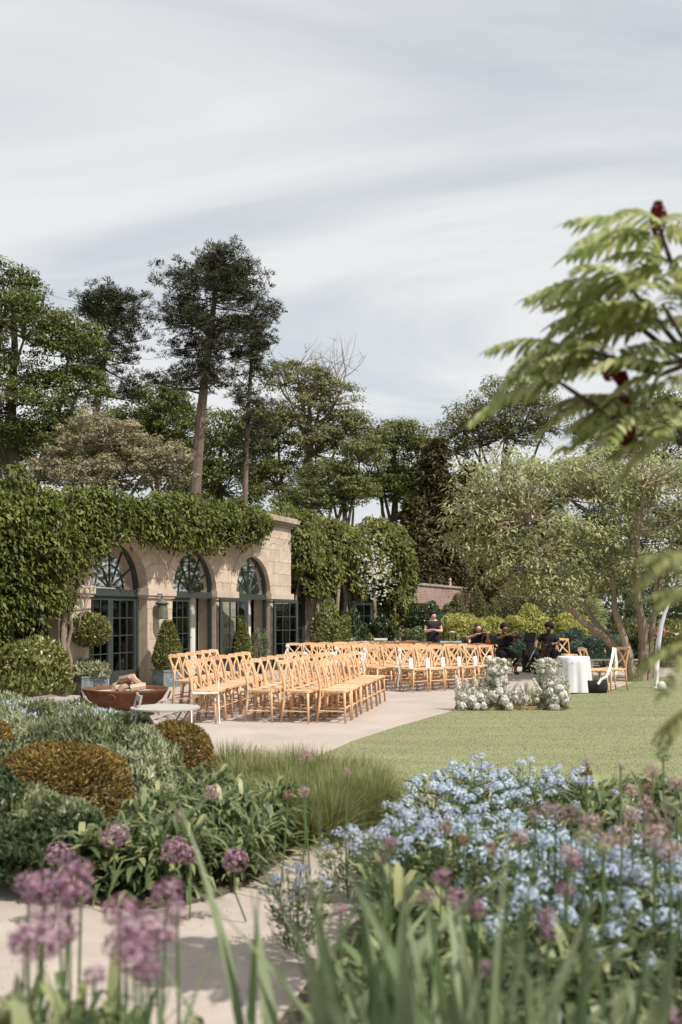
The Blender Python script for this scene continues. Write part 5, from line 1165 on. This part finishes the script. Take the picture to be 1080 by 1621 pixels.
# ------------------------------------------------------------------ border on the left
def dome(label, px, Y, rx, h, seed, n=9000):
    s = FP/Y; shrub('yew_dome', label, ((px-540)/s, Y, 0), rx, h, LF_BRONZE, n, .034, .011, seed, lump=.045, up=.15, inner=.84, zc=.3, stems=True)
dome('large bronze tipped clipped dome in the middle of the left border', 97, 7.5, .56, .65, 501, 20000)
dome('bronze tipped clipped dome nearest the bistro table', 274, 9.1, .40, .63, 502, 15000)
dome('bronze tipped clipped dome cut by the left edge', -8, 8.9, .27, .66, 503, 9000)
def spiky(name, label, px, Y, rx, h, m, seed, n=6000, L=.06, W=.014, up=.75, group=None, **k):
    s = FP/Y; return shrub(name, label, ((px-540)/s, Y, 0), rx, h, m, n, L, W, seed, up=up, lump=.2, group=group, cat='plant', **k)
for i, (lab, px, Y, rx, h) in enumerate([
    ('grey green lavender mound at the far left of the border', 15, 11.2, .75, .62), ('grey green lavender mound before the evergreen bush', 95, 11.0, .6, .6), ('grey green lavender mound below the fire bowl left side', 150, 10.2, .55, .60),
    ('grey green lavender mound below the fire bowl centre', 205, 9.9, .45, .58), ('grey green lavender mound between the large dome and the left dome', 60, 9.3, .55, .62), ('tall grey green lavender mound behind the large dome', 140, 8.8, .55, .66),
    ('grey green lavender mound leaning on the smaller dome', 222, 8.4, .36, .58), ('grey green lavender mound at the foot of the left edge dome', 0, 8.0, .3, .54), ('grey green lavender mound right of the large dome', 200, 7.9, .30, .50)]):
    spiky('lavender_plant', lab, px, Y, rx, h, LF_SILVER if i % 2 == 0 else LF_SAGE, 510+i, int(14000*rx), .075, .016)
    if i < 3:
        rng = np.random.default_rng(560+i); n = 260; t = [o for o in bpy.data.objects if o.name.startswith('lavender_plant')][-1]
        a = rng.random(n)*6.28; q = np.sqrt(rng.random(n)); P = np.stack([np.cos(a)*q*rx, np.sin(a)*q*rx, h*(1-.35*q*q)+.03], 1)
        V, F, r = leaves(P, rng.normal(0, .3, (n, 3))+np.array([0, 0, 1]), rdir(rng, n), .05, .022, rng); link('flower_spikes', np_mesh('flower_spikes', V, F, r), PT_BLUE, bpy.data.objects[t.name], 'stuff')
spiky('salvia_bush', 'broad dark green salvia bush in front of the large dome', 55, 6.45, .46, .42, LF_SAGE, 530, 9000, .075, .03, up=.55)
spiky('salvia_bush', 'dark green salvia bush at the left edge below the domes', -20, 6.4, .35, .55, LF_DARKS, 531, 5000, .075, .03, up=.55)
spiky('salvia_bush', 'low salvia bush near the path at the left edge', 60, 5.95, .42, .36, LF_DARKS, 532, 5500, .07, .03, up=.5)
# strappy leaved perennials: each plant has its own rosette
def strap_mesh(seed, n=90, L=.22, W=.032, h=.3, spread=.8):
    rng = np.random.default_rng(seed); parts = []; V = []; F = []; rr = []
    for i in range(n):
        a = rng.random()*6.283; l = L*(.5+.8*rng.random()); w = W*(.6+.6*rng.random()); z0 = h*rng.random()**1.2*.9; st = np.array([math.cos(a), math.sin(a), 0]); p = st*.05*rng.random()*6*h+np.array([0, 0, z0]); el = .3+1.0*rng.random(); sd = np.array([-math.sin(a), math.cos(a), 0]); b = len(V); K = 4
        for k in range(K+1):
            q = k/K; ww = w*(.35+.65*math.sin(math.pi*min(.98, q*.85+.12)))*(1 if k < K else .1)
            c = p+st*l*q*math.cos(el)*spread*1.2+np.array([0, 0, l*(q*math.sin(el)-.9*q*q*(.5+.3*rng.random()))]); V += [c-sd*ww/2, c+sd*ww/2]
        for k in range(K): F.append((b+2*k, b+2*k+1, b+2*k+3, b+2*k+2))
        rr += [rng.random()]*(2*K+2)
    me = np_mesh('foliage', np.array(V), np.array(F), np.array(rr)); return me
STR = [strap_mesh(600+i, 150) for i in range(4)]
for me in STR: me.materials.append(LF_STRAP)
spots = [(232, 7.2), (275, 7.3), (320, 7.4), (365, 7.3), (250, 6.8), (295, 6.85), (340, 6.8), (385, 6.7), (225, 6.4), (268, 6.4), (312, 6.4), (355, 6.35), (395, 6.3), (200, 6.05), (245, 6.0), (290, 6.0), (335, 6.0), (375, 5.95), (165, 5.8), (215, 5.75), (300, 5.75), (255, 5.7), (415, 6.9), (430, 6.6), (128, 5.75), (405, 6.1), (440, 7.1), (300, 7.7), (340, 7.9), (375, 8.0)]
random.seed(9)
for i, (px, Y) in enumerate(spots):
    o = thing('leafy_perennial', 'strappy green perennial in the left border beside the path', 'plant', ((px-540)/FP*Y, Y, .03), random.uniform(0, 6), 'strappy perennials in the left border'); sc = random.uniform(.85, 1.25); o.scale = (sc, sc, random.uniform(.9, 1.35)); link('foliage', STR[i % 4], None, o, 'stuff')
# fine ornamental grass tussocks
def tussock_mesh(seed, n=900, L=.62):
    rng = np.random.default_rng(seed); a = rng.random(n)*6.283; l = L*(.55+.55*rng.random(n)); lean = np.abs(rng.normal(0, .38, n))+.03; st = np.stack([np.cos(a), np.sin(a), 0*a], 1); sd = np.stack([-np.sin(a), np.cos(a), 0*a], 1); K = 3; w = .0035+.002*rng.random(n)
    rows = []
    base = st*(.09*np.sqrt(rng.random((n, 1))))
    for k in range(K+1):
        q = k/K; c = base+st*(l*np.sin(lean)*q*(.6+.7*q))[:, None]+np.array([0, 0, 1.])*(l*np.cos(lean)*q-(l*lean*.35*q*q))[:, None]; ww = (w*(1-q*.85))[:, None]; rows += [c-sd*ww, c+sd*ww]
    V = np.stack(rows, 1).reshape(-1, 3); M_ = 2*(K+1); b = (np.arange(n)*M_)[:, None]
    F = np.concatenate([b+np.array([[2*k, 2*k+1, 2*k+3, 2*k+2]]) for k in range(K)], 0); me = np_mesh('blades', V, F, np.repeat(rng.random(n), M_)); me.materials.append(LF_GRASS); return me
TUS = [tussock_mesh(650+i) for i in range(3)]; k = 0
for (px, Y) in [(362, 9.4), (395, 9.2), (430, 9.0), (466, 8.8), (500, 8.7), (535, 8.6), (570, 8.5), (380, 8.5), (415, 8.3), (450, 8.2), (485, 8.1), (520, 8.1), (553, 8.0), (590, 8.1), (400, 7.8), (435, 7.7), (470, 7.6), (505, 7.5), (538, 7.5), (570, 7.6), (455, 7.2), (490, 7.1), (522, 7.1), (425, 7.4), (595, 7.7)]:
    o = thing('ornamental_grass', 'fine bladed ornamental grass tussock between left border and lawn', 'grass', ((px-540)/FP*Y, Y, .0), random.uniform(0, 6), 'fine grass tussocks beside the lawn'); o.scale = (random.uniform(.85, 1.1),)*2+(random.uniform(.58, .8),); link('blades', TUS[k % 3], None, o, 'stuff'); k += 1

# ------------------------------------------------------------------ alliums
def allium_mesh(seed, n=90, m=PT_PURP, r=1.0):
    rng = np.random.default_rng(seed); d = rdir(rng, n); C = d*(.72+.28*rng.random((n, 1))); parts = []
    e1 = unit(np.cross(d, rdir(rng, n))); e2 = np.cross(d, e1)
    for k in range(5):
        a = 2*math.pi*k/5; dd = e1*math.cos(a)+e2*math.sin(a)+d*.45; parts.append(leaves(C+dd*.10, dd, d, .24, .085, rng, .1, .5))
    parts.append(leaves(C*.55, d, rdir(rng, n), .85, .022, rng, .0, .5, rnd=np.zeros(n)))
    V, F, r_ = merge(parts); me = np_mesh('flower_head', V, F, r_); me.materials.append(m); return me
ALM = {'p': [allium_mesh(700+i, 90, PT_PURP) for i in range(3)], 'k': [allium_mesh(710+i, 80, PT_PINK) for i in range(2)], 'b': [allium_mesh(720, 70, PT_BRN)], 'g': [allium_mesh(730, 120, LF_SILVER)]}
def allium(px, py, rpx, kind, z, lab, grp, lean=None):
    Yd = FP*(CAMH-z)/(py-970); x = (px-540)/FP*Yd; r = rpx/FP*Yd
    o = thing('allium', lab, 'flower', (x, Yd, 0), random.uniform(0, 6), grp); h = bpy.data.objects.new('flower_head', random.choice(ALM[kind])); COL.objects.link(h); h.parent = o; h.location = (0, 0, z); h.scale = (r, r, r*.88); h.rotation_euler = (random.uniform(-.3, .3), random.uniform(-.3, .3), random.uniform(0, 6))
    MB().tube([(random.uniform(-.06, .06), random.uniform(-.06, .06), 0), (random.uniform(-.02, .02), 0, z*.5), (0, 0, z)], [.006, .005, .004], 5).build('stem', M_STEM, o); return o
random.seed(12)
for px, py, r, kd, z, lab in [
    (182, 1322, 24, 'p', .42, 'purple allium just right of the large bronze dome'), (276, 1345, 25, 'p', .36, 'round purple allium in the middle of the strappy leaves'), (300, 1352, 18, 'p', .34, 'smaller purple allium touching the round one on its right'),
    (372, 1362, 22, 'p', .32, 'purple allium at the path edge of the left border'), (92, 1352, 22, 'p', .38, 'purple allium in front of the salvia bush'), (335, 1255, 15, 'k', .5, 'faded pink allium right of the smaller dome'), (268, 1247, 13, 'g', .5, 'round pale green unopened allium head beside the smaller dome'),
    (283, 1293, 10, 'k', .45, 'small faded allium bud above the round purple one'), (485, 1194, 13, 'k', .75, 'dusky allium standing above the grass against the terrace'), (550, 1222, 9, 'k', .72, 'small dusky allium above the grass against the lawn'),
    (456, 1259, 9, 'b', .6, 'brown allium seed head in the ornamental grass'), (481, 1254, 10, 'k', .6, 'pink allium in the ornamental grass beside the brown one')]:
    allium(px, py, r, kd, z, lab, 'alliums in the left border')
for px, py, r in [(70, 1410, 36), (110, 1405, 40), (45, 1398, 24), (62, 1485, 46), (95, 1470, 34), (225, 1478, 44), (190, 1440, 30), (215, 1520, 36), (250, 1470, 34), (150, 1545, 20), (265, 1412, 28), (200, 1495, 36), (40, 1490, 26), (280, 1445, 22), (110, 1365, 18), (130, 1375, 18), (235, 1535, 24)]:
    allium(px, py, r, 'p', random.uniform(.78, .9), 'large blurred purple allium in the near left clump', 'purple alliums in the near left clump')
for px, py, r, kd in [(848, 1290, 14, 'k'), (880, 1287, 17, 'k'), (905, 1290, 17, 'k'), (865, 1275, 10, 'k'), (935, 1305, 20, 'k'), (925, 1328, 18, 'g'), (958, 1332, 15, 'k'), (985, 1322, 20, 'k'), (1000, 1290, 17, 'k'), (1040, 1298, 26, 'k'), (1020, 1270, 14, 'k'), (1035, 1325, 24, 'k'), (1060, 1345, 20, 'k'), (825, 1325, 15, 'k'), (780, 1345, 13, 'b'),
        (1000, 1252, 12, 'k'), (1025, 1246, 12, 'b'), (1070, 1240, 14, 'k'), (1050, 1196, 12, 'g'), (1033, 1221, 14, 'k'), (929, 1207, 9, 'k'), (983, 1212, 7, 'k'), (1062, 1275, 16, 'g'), (735, 1330, 12, 'b'), (705, 1310, 14, 'b'), (700, 1390, 18, 'p'), (675, 1420, 16, 'p'), (618, 1335, 13, 'p'), (895, 1410, 17, 'p'), (865, 1450, 17, 'p'), (868, 1475, 14, 'p'), (770, 1535, 18, 'p'), (733, 1545, 22, 'p'), (720, 1425, 22, 'p'), (900, 1350, 16, 'k'), (910, 1365, 16, 'p'), (1050, 1610, 26, 'p'), (955, 1345, 14, 'g'), (540, 1440, 12, 'p'), (605, 1360, 12, 'p'), (755, 1440, 18, 'p')]:
    z = .85 if py < 1225 else (.80 if py < 1360 else .66)
    allium(px, py, r, kd, z, {'k': 'faded pink allium head among the blue flowers', 'p': 'purple allium head among the blue flowers', 'b': 'brown going-over allium head among the blue flowers', 'g': 'pale green allium seed head among the blue flowers'}[kd], 'alliums among the blue flowers, '+kd.replace('k', 'pink').replace('p', 'purple').replace('b', 'brown').replace('g', 'green') if False else {'k': 'pink alliums among the blue flowers', 'p': 'purple alliums among the blue flowers', 'b': 'brown alliums among the blue flowers', 'g': 'green alliums among the blue flowers'}[kd])

# ------------------------------------------------------------------ blue flowering plants
def blue_plant(seed, m, r=.27, h=.6, nf=28):
    rng = np.random.default_rng(seed); n = 620; a = rng.random(n)*6.283; q = np.sqrt(rng.random(n)); z = h*(.12+.8*rng.random(n)); P = np.stack([np.cos(a)*q*r*(.5+.7*z/h), np.sin(a)*q*r*(.5+.7*z/h), z], 1)
    V, F, rr = leaves(P, np.stack([np.cos(a), np.sin(a), .6+0*a], 1)+rng.normal(0, .4, (n, 3)), rdir(rng, n)+np.array([0, 0, .6]), .065*(.6+.8*rng.random(n)), .017, rng); f = np_mesh('foliage', V, F, rr); f.materials.append(LF_STRAP)
    parts = []; st = MB()
    for i in range(nf):
        a = rng.random()*6.283; q = math.sqrt(rng.random()); c = np.array([math.cos(a)*q*r*1.15, math.sin(a)*q*r*1.15, h*(1.02-.32*q*q)+rng.normal(0, .03)]); k = 34; d = rdir(rng, k); d[:, 2] = np.abs(d[:, 2])
        parts.append(leaves(c+d*np.array([.030, .030, .048]), np.cross(d, rdir(rng, k)), d, .018, .014, rng, .2, .5)); st.tube([(c[0]*.25, c[1]*.25, 0), (c[0]*.7, c[1]*.7, c[2]*.6), tuple(c)], .003, 3, cap=False)
    V, F, rr = merge(parts); b = np_mesh('blooms', V, F, rr); b.materials.append(m); s = st.mesh('stem'); s.materials.append(M_STEM); return f, b, s
BP = [blue_plant(800+i, PT_BLUE if i < 3 else PT_LILAC, nf=19) for i in range(4)]; rng = np.random.default_rng(820); random.seed(13)
def add_blue(px, Y, k, sc=1, hz=1):
    o = thing('blue_flowering_plant', 'bushy plant topped with pale blue flower clusters in the right border', 'flower', ((px-540)/FP*Y, Y, .02), random.uniform(0, 6), 'pale blue flowering plants in the right border'); o.scale = (sc, sc, sc*hz*(.84 if Y > 4.5 else .95))
    link('foliage', BP[k][0], None, o, 'stuff'); link('blooms', BP[k][1], None, o, 'stuff'); link('stem', BP[k][2], None, o, 'stuff')
for Y, a, b, st in [(6.9, 760, 900, 66), (6.45, 705, 940, 66), (6.0, 685, 890, 70), (5.55, 670, 840, 80), (5.1, 650, 860, 86), (4.7, 720, 1100, 92), (4.3, 850, 1120, 96), (3.95, 880, 1130, 100), (3.6, 860, 1130, 110)]:
    x = a
    while x < b:
        add_blue(x+random.uniform(-14, 14), Y+random.uniform(-.15, .15), random.choice([0, 1, 2, 3, 1, 3]), random.uniform(.85, 1.1)); x += st
for px, Y in [(548, 5.6), (598, 5.6), (628, 6.0), (655, 6.3), (470, 4.7)]: add_blue(px, Y, random.choice([0, 3]), random.uniform(.55, .75), 1.1)
# dark leafy fill under and between
for i in range(42):
    Y = random.uniform(2.7, 4.4); px = random.uniform(600, 1120); o = thing('leafy_perennial', 'low green leafy perennial filling the right border floor', 'plant', ((px-540)/FP*Y, Y, .02), random.uniform(0, 6), 'leafy perennials in the right border'); sc = random.uniform(.8, 1.3); o.scale = (sc, sc, sc*1.2); link('foliage', STR[i % 4], None, o, 'stuff')
for i in range(16):
    Y = random.uniform(5.0, 6.9); px = random.uniform(930, 1120); o = thing('leafy_perennial', 'low green leafy perennial under the faded pink alliums', 'plant', ((px-540)/FP*Y, Y, .02), random.uniform(0, 6), 'leafy perennials under the pink alliums'); o.scale = (1.1, 1.1, 1.5); link('foliage', STR[i % 4], None, o, 'stuff')
for i in range(20):
    Y = random.uniform(2.15, 2.7); px = random.uniform(-30, 290); o = thing('leafy_perennial', 'green leafy perennial at the foot of the near left alliums', 'plant', ((px-540)/FP*Y, Y, .02), random.uniform(0, 6), 'leafy perennials under the near left alliums'); o.scale = (1.1, 1.1, random.uniform(1.5, 2.0)); link('foliage', STR[i % 4], None, o, 'stuff')
p = G(925, 1300); shr('small orange bronze dome at the back of the right border', 925, 7.0, 26, 1228, LF_BRONZE, 850, 4000, .034, .011)

# ------------------------------------------------------------------ iris blades close to the camera
def blade_mesh(seed, L=1.0, W=.034, curve=.2):
    rng = np.random.default_rng(seed); K = 9; V = []; F = []; tw = rng.normal(0, .5)
    for k in range(K+1):
        q = k/K; w = W*(.75+.25*math.sin(q*3))*(1 if q < .68 else (1-q)/.32*.97+.03)/2; x = curve*q*q*L; z = L*q*(1-.15*curve*q); c = math.cos(tw*q); s = math.sin(tw*q); V += [(x-s*w, -c*w, z), (x+.004, 0, z), (x+s*w, c*w, z)]
    for k in range(K):
        b = 3*k; F += [(b, b+1, b+4, b+3), (b+1, b+2, b+5, b+4)]
    me = np_mesh('leaf', np.array(V), np.array(F), np.full(len(V), rng.random()), True); me.materials.append(LF_IRIS); return me
BL = [blade_mesh(900+i, 1.0, .032+.011*(i % 3), [.05, .12, .25, .45, .08, .7][i % 6]) for i in range(9)]
random.seed(21)
def iris(px, Y, top, n, lab='clump of broad blurred iris leaves close to the camera', spread=.05):
    x = (px-540)/FP*Y; t = thing('iris_clump', lab, 'plant', (x, Y, 0), 0, 'iris clumps along the bottom of the view'); zt = CAMH-(top-970)/FP*Y
    for i in range(n):
        o = bpy.data.objects.new('leaf', BL[random.randrange(9)]); COL.objects.link(o); o.parent = t; o.location = (random.gauss(0, spread), random.gauss(0, spread), 0)
        z = zt*random.uniform(.80, 1.13); o.scale = (z, random.uniform(.8, 1.15), z); o.rotation_euler = (random.gauss(0, .10), random.gauss(0, .10), random.uniform(0, 6.283))
for px, Y, top, n in [(375, 2.3, 1480, 3), (425, 2.5, 1335, 5), (468, 2.4, 1360, 5), (520, 2.3, 1400, 5), (575, 2.3, 1340, 6), (610, 2.2, 1300, 7), (655, 2.3, 1370, 9), (700, 2.2, 1400, 8), (745, 2.2, 1420, 8), (810, 2.0, 1310, 9), (850, 2.1, 1440, 8), (900, 2.1, 1510, 6), (950, 2.0, 1480, 6), (1005, 2.0, 1430, 5), (1050, 2.1, 1460, 6), (1085, 1.9, 1490, 6), (560, 1.9, 1500, 4), (640, 1.9, 1480, 5), (760, 1.8, 1480, 7), (880, 1.8, 1490, 7), (440, 1.95, 1520, 3)]:
    iris(px, Y, top, n)
# short stems & blades by the near left alliums
for i in range(9):
    px = random.uniform(-10, 240); Y = random.uniform(1.9, 2.4); iris(px, Y, random.uniform(1500, 1600), 3, 'clump of narrow upright leaves among the near left alliums', .03)
for o in bpy.data.objects:
    if o.name.startswith('iris_clump') and 'near left' in o['label']: o['group'] = 'narrow leaf clumps among the near left alliums'

# ------------------------------------------------------------------ stag's horn sumac leaning in from the right
def frond_mesh(seed, L=.46, pairs=12, droop=.5):
    rng = np.random.default_rng(seed); V = []; F = []; rr = []
    def rach(q): return np.array([L*q*(1-.12*q*droop), 0.02*math.sin(q*3+seed), L*(.22*q-droop*.75*q*q)])
    def strip(p, d, n, l, w, sag, c):
        b = len(V); s = np.cross(d, n); s /= np.linalg.norm(s); K = 4
        for k in range(K+1):
            q = k/K; ww = w/2*math.sin(math.pi*(.12+.86*q))**.8 if k < K else .0005; cc = p+d*l*q+np.array([0, 0, -sag*l*q*q]); V.extend([cc-s*ww+n*ww*.35, cc, cc+s*ww+n*ww*.35]); rr.extend([c]*3)
        for k in range(K):
            e = b+3*k; F.append((e, e+1, e+4, e+3)); F.append((e+1, e+2, e+5, e+4))
    for i in range(pairs):
        q = .18+.80*i/(pairs-1); p = rach(q); l = .105*math.sin(math.pi*(.18+.7*i/(pairs-1)))**.7*(.9+.2*rng.random())
        for s in (-1, 1):
            d = np.array([.45+.25*q, s*.85, -.28+rng.normal(0, .1)]); d /= np.linalg.norm(d); strip(p, d, np.array([0, 0, 1.]), l, .034, .6, rng.random())
    strip(rach(.98), np.array([1, 0, -.5]), np.array([0, 0, 1.]), .08, .024, .3, .5)
    for i in range(6):
        a = rach(i/6); c = rach((i+1)/6); b = len(V); w = .003; V.extend([a-np.array([0, w, 0]), a+np.array([0, w, 0]), c+np.array([0, w, 0]), c-np.array([0, w, 0])]); rr.extend([.2]*4); F.append((b, b+1, b+2, b+3))
    me = np_mesh('frond', np.array(V), np.array(F), np.array(rr), False); me.materials.append(LF_SUMAC); return me
FR = [frond_mesh(950+i, .40+.04*(i % 3), 9+i % 3, .55+.18*(i % 4)) for i in range(6)]
sum_loc = Vector((1.95, 3.6, 0)); st = thing('sumac_tree', 'blurred sumac with drooping feathery fronds and red cones at right edge', 'tree', sum_loc)
nodes = [  # px, py, Y, [frond azimuths in degrees (180 = to the left)], elevation tilt
    (1048, 372, 3.5, [175, 200, 230, 150, 90, 20, 330, 280]), (1010, 470, 3.5, [170, 195, 150, 225, 120, 60, 300, 260]), (1060, 500, 3.4, [180, 210, 150, 250, 300]), (915, 550, 3.5, [178, 205, 160, 240]),
    (962, 572, 3.5, [185, 165, 215, 245, 130, 300, 340]), (1000, 640, 3.6, [180, 205, 155, 235, 110, 330]), (905, 618, 3.45, [182, 215]), (1075, 600, 3.4, [170, 200, 140, 230, 260]), (1080, 690, 3.5, [180, 205, 150, 240]), (1075, 430, 3.6, [180, 160, 210, 250]), (1030, 530, 3.6, [175, 205, 240, 280, 140]), (1045, 655, 3.5, [190, 165, 225, 260]), (985, 495, 3.6, [185, 210, 155])]
mb = MB(); random.seed(31); fork = Vector((0, 0, 1.1)); trunk_pts = [Vector((0, 0, 0)), Vector((.05, .02, .6)), fork]; mb.tube(trunk_pts, [.06, .05, .045], 8)
hub = [PT(1110, 700, 3.55)-sum_loc, PT(1130, 560, 3.5)-sum_loc]; mb.tube([fork, fork.lerp(hub[0], .5)+Vector((.08, 0, 0)), hub[0], hub[1]], [.045, .036, .028, .02], 7)
for i, (px, py, Y, az) in enumerate(nodes):
    nd = PT(px, py, Y)-sum_loc; h = min(hub, key=lambda q: (q-nd).length); mid = h.lerp(nd, .5)+Vector((0, 0, -.06)); mb.tube([h, mid, nd, nd+(nd-mid).normalized()*.05], [.012, .010, .008, .006], 6)
    for a in az:
        o = bpy.data.objects.new('frond', random.choice(FR)); COL.objects.link(o); o.parent = st; o.location = nd+Vector((0, 0, random.uniform(-.02, .03))); sc = random.uniform(.55, .92); o.scale = (sc,)*3; o.rotation_euler = (random.uniform(-.3, .3), random.uniform(-.35, .1), R(a+random.uniform(-10, 10)))
mb.build('trunk', mat('sumac_bark', (.07, .045, .035), .8, .3, 20, .3), st)
FRD = []
for me in FR[:4]:
    m2 = me.copy(); m2.materials[0] = LF_DEC2; FRD.append(m2)
# lower suckers, darker and nearer at right edge
for (px, py, Y, az) in [(1110, 880, 2.3, [180, 200, 160, 215]), (1120, 1020, 2.4, [178, 200, 160, 225]), (1130, 1120, 2.5, [180, 205, 165]), (1125, 940, 2.5, [180, 165, 200])]:
    nd = PT(px, py, Y)-sum_loc
    for a in az:
        o = bpy.data.objects.new('frond', random.choice(FRD)); COL.objects.link(o); o.parent = st; o.location = nd; sc = random.uniform(.3, .48); o.scale = (sc,)*3; o.rotation_euler = (random.uniform(-.3, .3), random.uniform(-.2, .1), R(a+random.uniform(-10, 10)))
    MB().tube([nd, nd+Vector((.15, .1, -.1)), Vector((.02, 0, .5))], [.005, .007, .01], 5).build('side_shoot', M_STEM, st)
for k, (px, py, r, l, Y) in enumerate([(1042, 345, 12, 32, 3.48), (967, 583, 13, 24, 3.48), (985, 600, 9, 16, 3.45), (995, 690, 12, 34, 3.5), (988, 638, 7, 12, 3.5)]):
    c = PT(px, py, Y)-sum_loc; r = r/FP*Y; l = l/FP*Y; rng = np.random.default_rng(970+k); n = 420; q = rng.random(n); a = rng.random(n)*6.283; rr = r*np.sin(math.pi*np.clip(.1+.85*q, 0, 1))**.7*(.8+.3*rng.random(n)); P = np.stack([np.cos(a)*rr, np.sin(a)*rr, (q-.5)*l*1.6], 1); d = np.stack([np.cos(a), np.sin(a), .5+0*a], 1)
    V, F, r_ = leaves(P, d+rng.normal(0, .4, d.shape), rdir(rng, n), .013, .009, rng, .4); link('fruit_cone', np_mesh('fruit_cone', V, F, r_), FR_RED, st, None, c)
    MB().lathe([(r*.2, -l*.6), (r*.75, -l*.2), (r*.6, l*.3), (r*.1, l*.7)], 8).build('cone_core', mat('crimson_core', (.08, .008, .008), .9, .3, 30, 0), st, loc=c)

# ------------------------------------------------------------------ litter and small stones on the gravel
rng = np.random.default_rng(990); n = 2600; x = rng.uniform(-3, 2.5, n); y = rng.uniform(3.6, 9.5, n); mbv = []; mbf = []
for i in range(n):
    s = .003+.005*rng.random()**3; b = len(mbv); c = (x[i], y[i], -.006+s*.4)
    mbv += [(c[0]+s*1.3, c[1], c[2]), (c[0], c[1]+s, c[2]), (c[0]-s, c[1], c[2]), (c[0], c[1]-s*1.2, c[2]), (c[0], c[1], c[2]+s*.7)]; mbf += [(b, b+1, b+4), (b+1, b+2, b+4), (b+2, b+3, b+4), (b+3, b, b+4)]
me = bpy.data.meshes.new('path_gravel'); me.from_pydata(mbv, [], mbf); o = link('path_gravel', me, mat('loose_stone', (.42, .36, .30), .9, .35, 30, 0), None, 'stuff'); tag(o, 'scattered loose pale stones on the garden path', 'gravel')

# ------------------------------------------------------------------ labels that single out each repeat, by its order from the left
ONES = ['', 'first', 'second', 'third', 'fourth', 'fifth', 'sixth', 'seventh', 'eighth', 'ninth', 'tenth', 'eleventh', 'twelfth', 'thirteenth', 'fourteenth', 'fifteenth', 'sixteenth', 'seventeenth', 'eighteenth', 'nineteenth']
def word(n):
    if n < 20: return ONES[n]
    t = {2: ('twenty', 'twentieth'), 3: ('thirty', 'thirtieth'), 4: ('forty', 'fortieth'), 5: ('fifty', 'fiftieth')}[n//10]
    return t[1] if n % 10 == 0 else t[0]+'-'+ONES[n % 10]
for grp, txt in {'purple alliums in the near left clump': 'large blurred purple allium, {} from the left in the near left clump', 'pink alliums among the blue flowers': 'faded pink allium, {} from the left among the blue flowers',
                 'purple alliums among the blue flowers': 'purple allium, {} from the left among the blue flowers', 'brown alliums among the blue flowers': 'brown allium seed head, {} from the left among the blue flowers', 'green alliums among the blue flowers': 'pale green allium head, {} from the left among the blue flowers',
                 'iris clumps along the bottom of the view': 'broad leaved iris clump, {} from the left along the bottom edge', 'narrow leaf clumps among the near left alliums': 'narrow upright leaf clump, {} from left among near left alliums',
                 'pale blue flowering plants in the right border': 'bushy pale blue flowering plant, {} from the left in the right border', 'strappy perennials in the left border': 'strappy green perennial, {} from the left in the left border',
                 'leafy perennials in the right border': 'low leafy green perennial, {} from the left under the blue flowers', 'leafy perennials under the pink alliums': 'green leafy perennial, {} from the left under the pink alliums',
                 'leafy perennials under the near left alliums': 'green leafy perennial, {} from the left under near left alliums', 'fine grass tussocks beside the lawn': 'fine bladed grass tussock, {} from the left beside the lawn',
                 'red roses in the back border': 'soft red rose bloom, {} from the left behind the tree trunks', 'glasses on the pale blue table': 'small clear glass, {} from the left on the pale blue table'}.items():
    L_ = sorted([o for o in COL.objects if o.get('group') == grp], key=lambda o: o.location.x/max(.1, o.location.y))
    for k, o in enumerate(L_): o['label'] = txt.format(word(k+1)) if k < 59 else o['label']
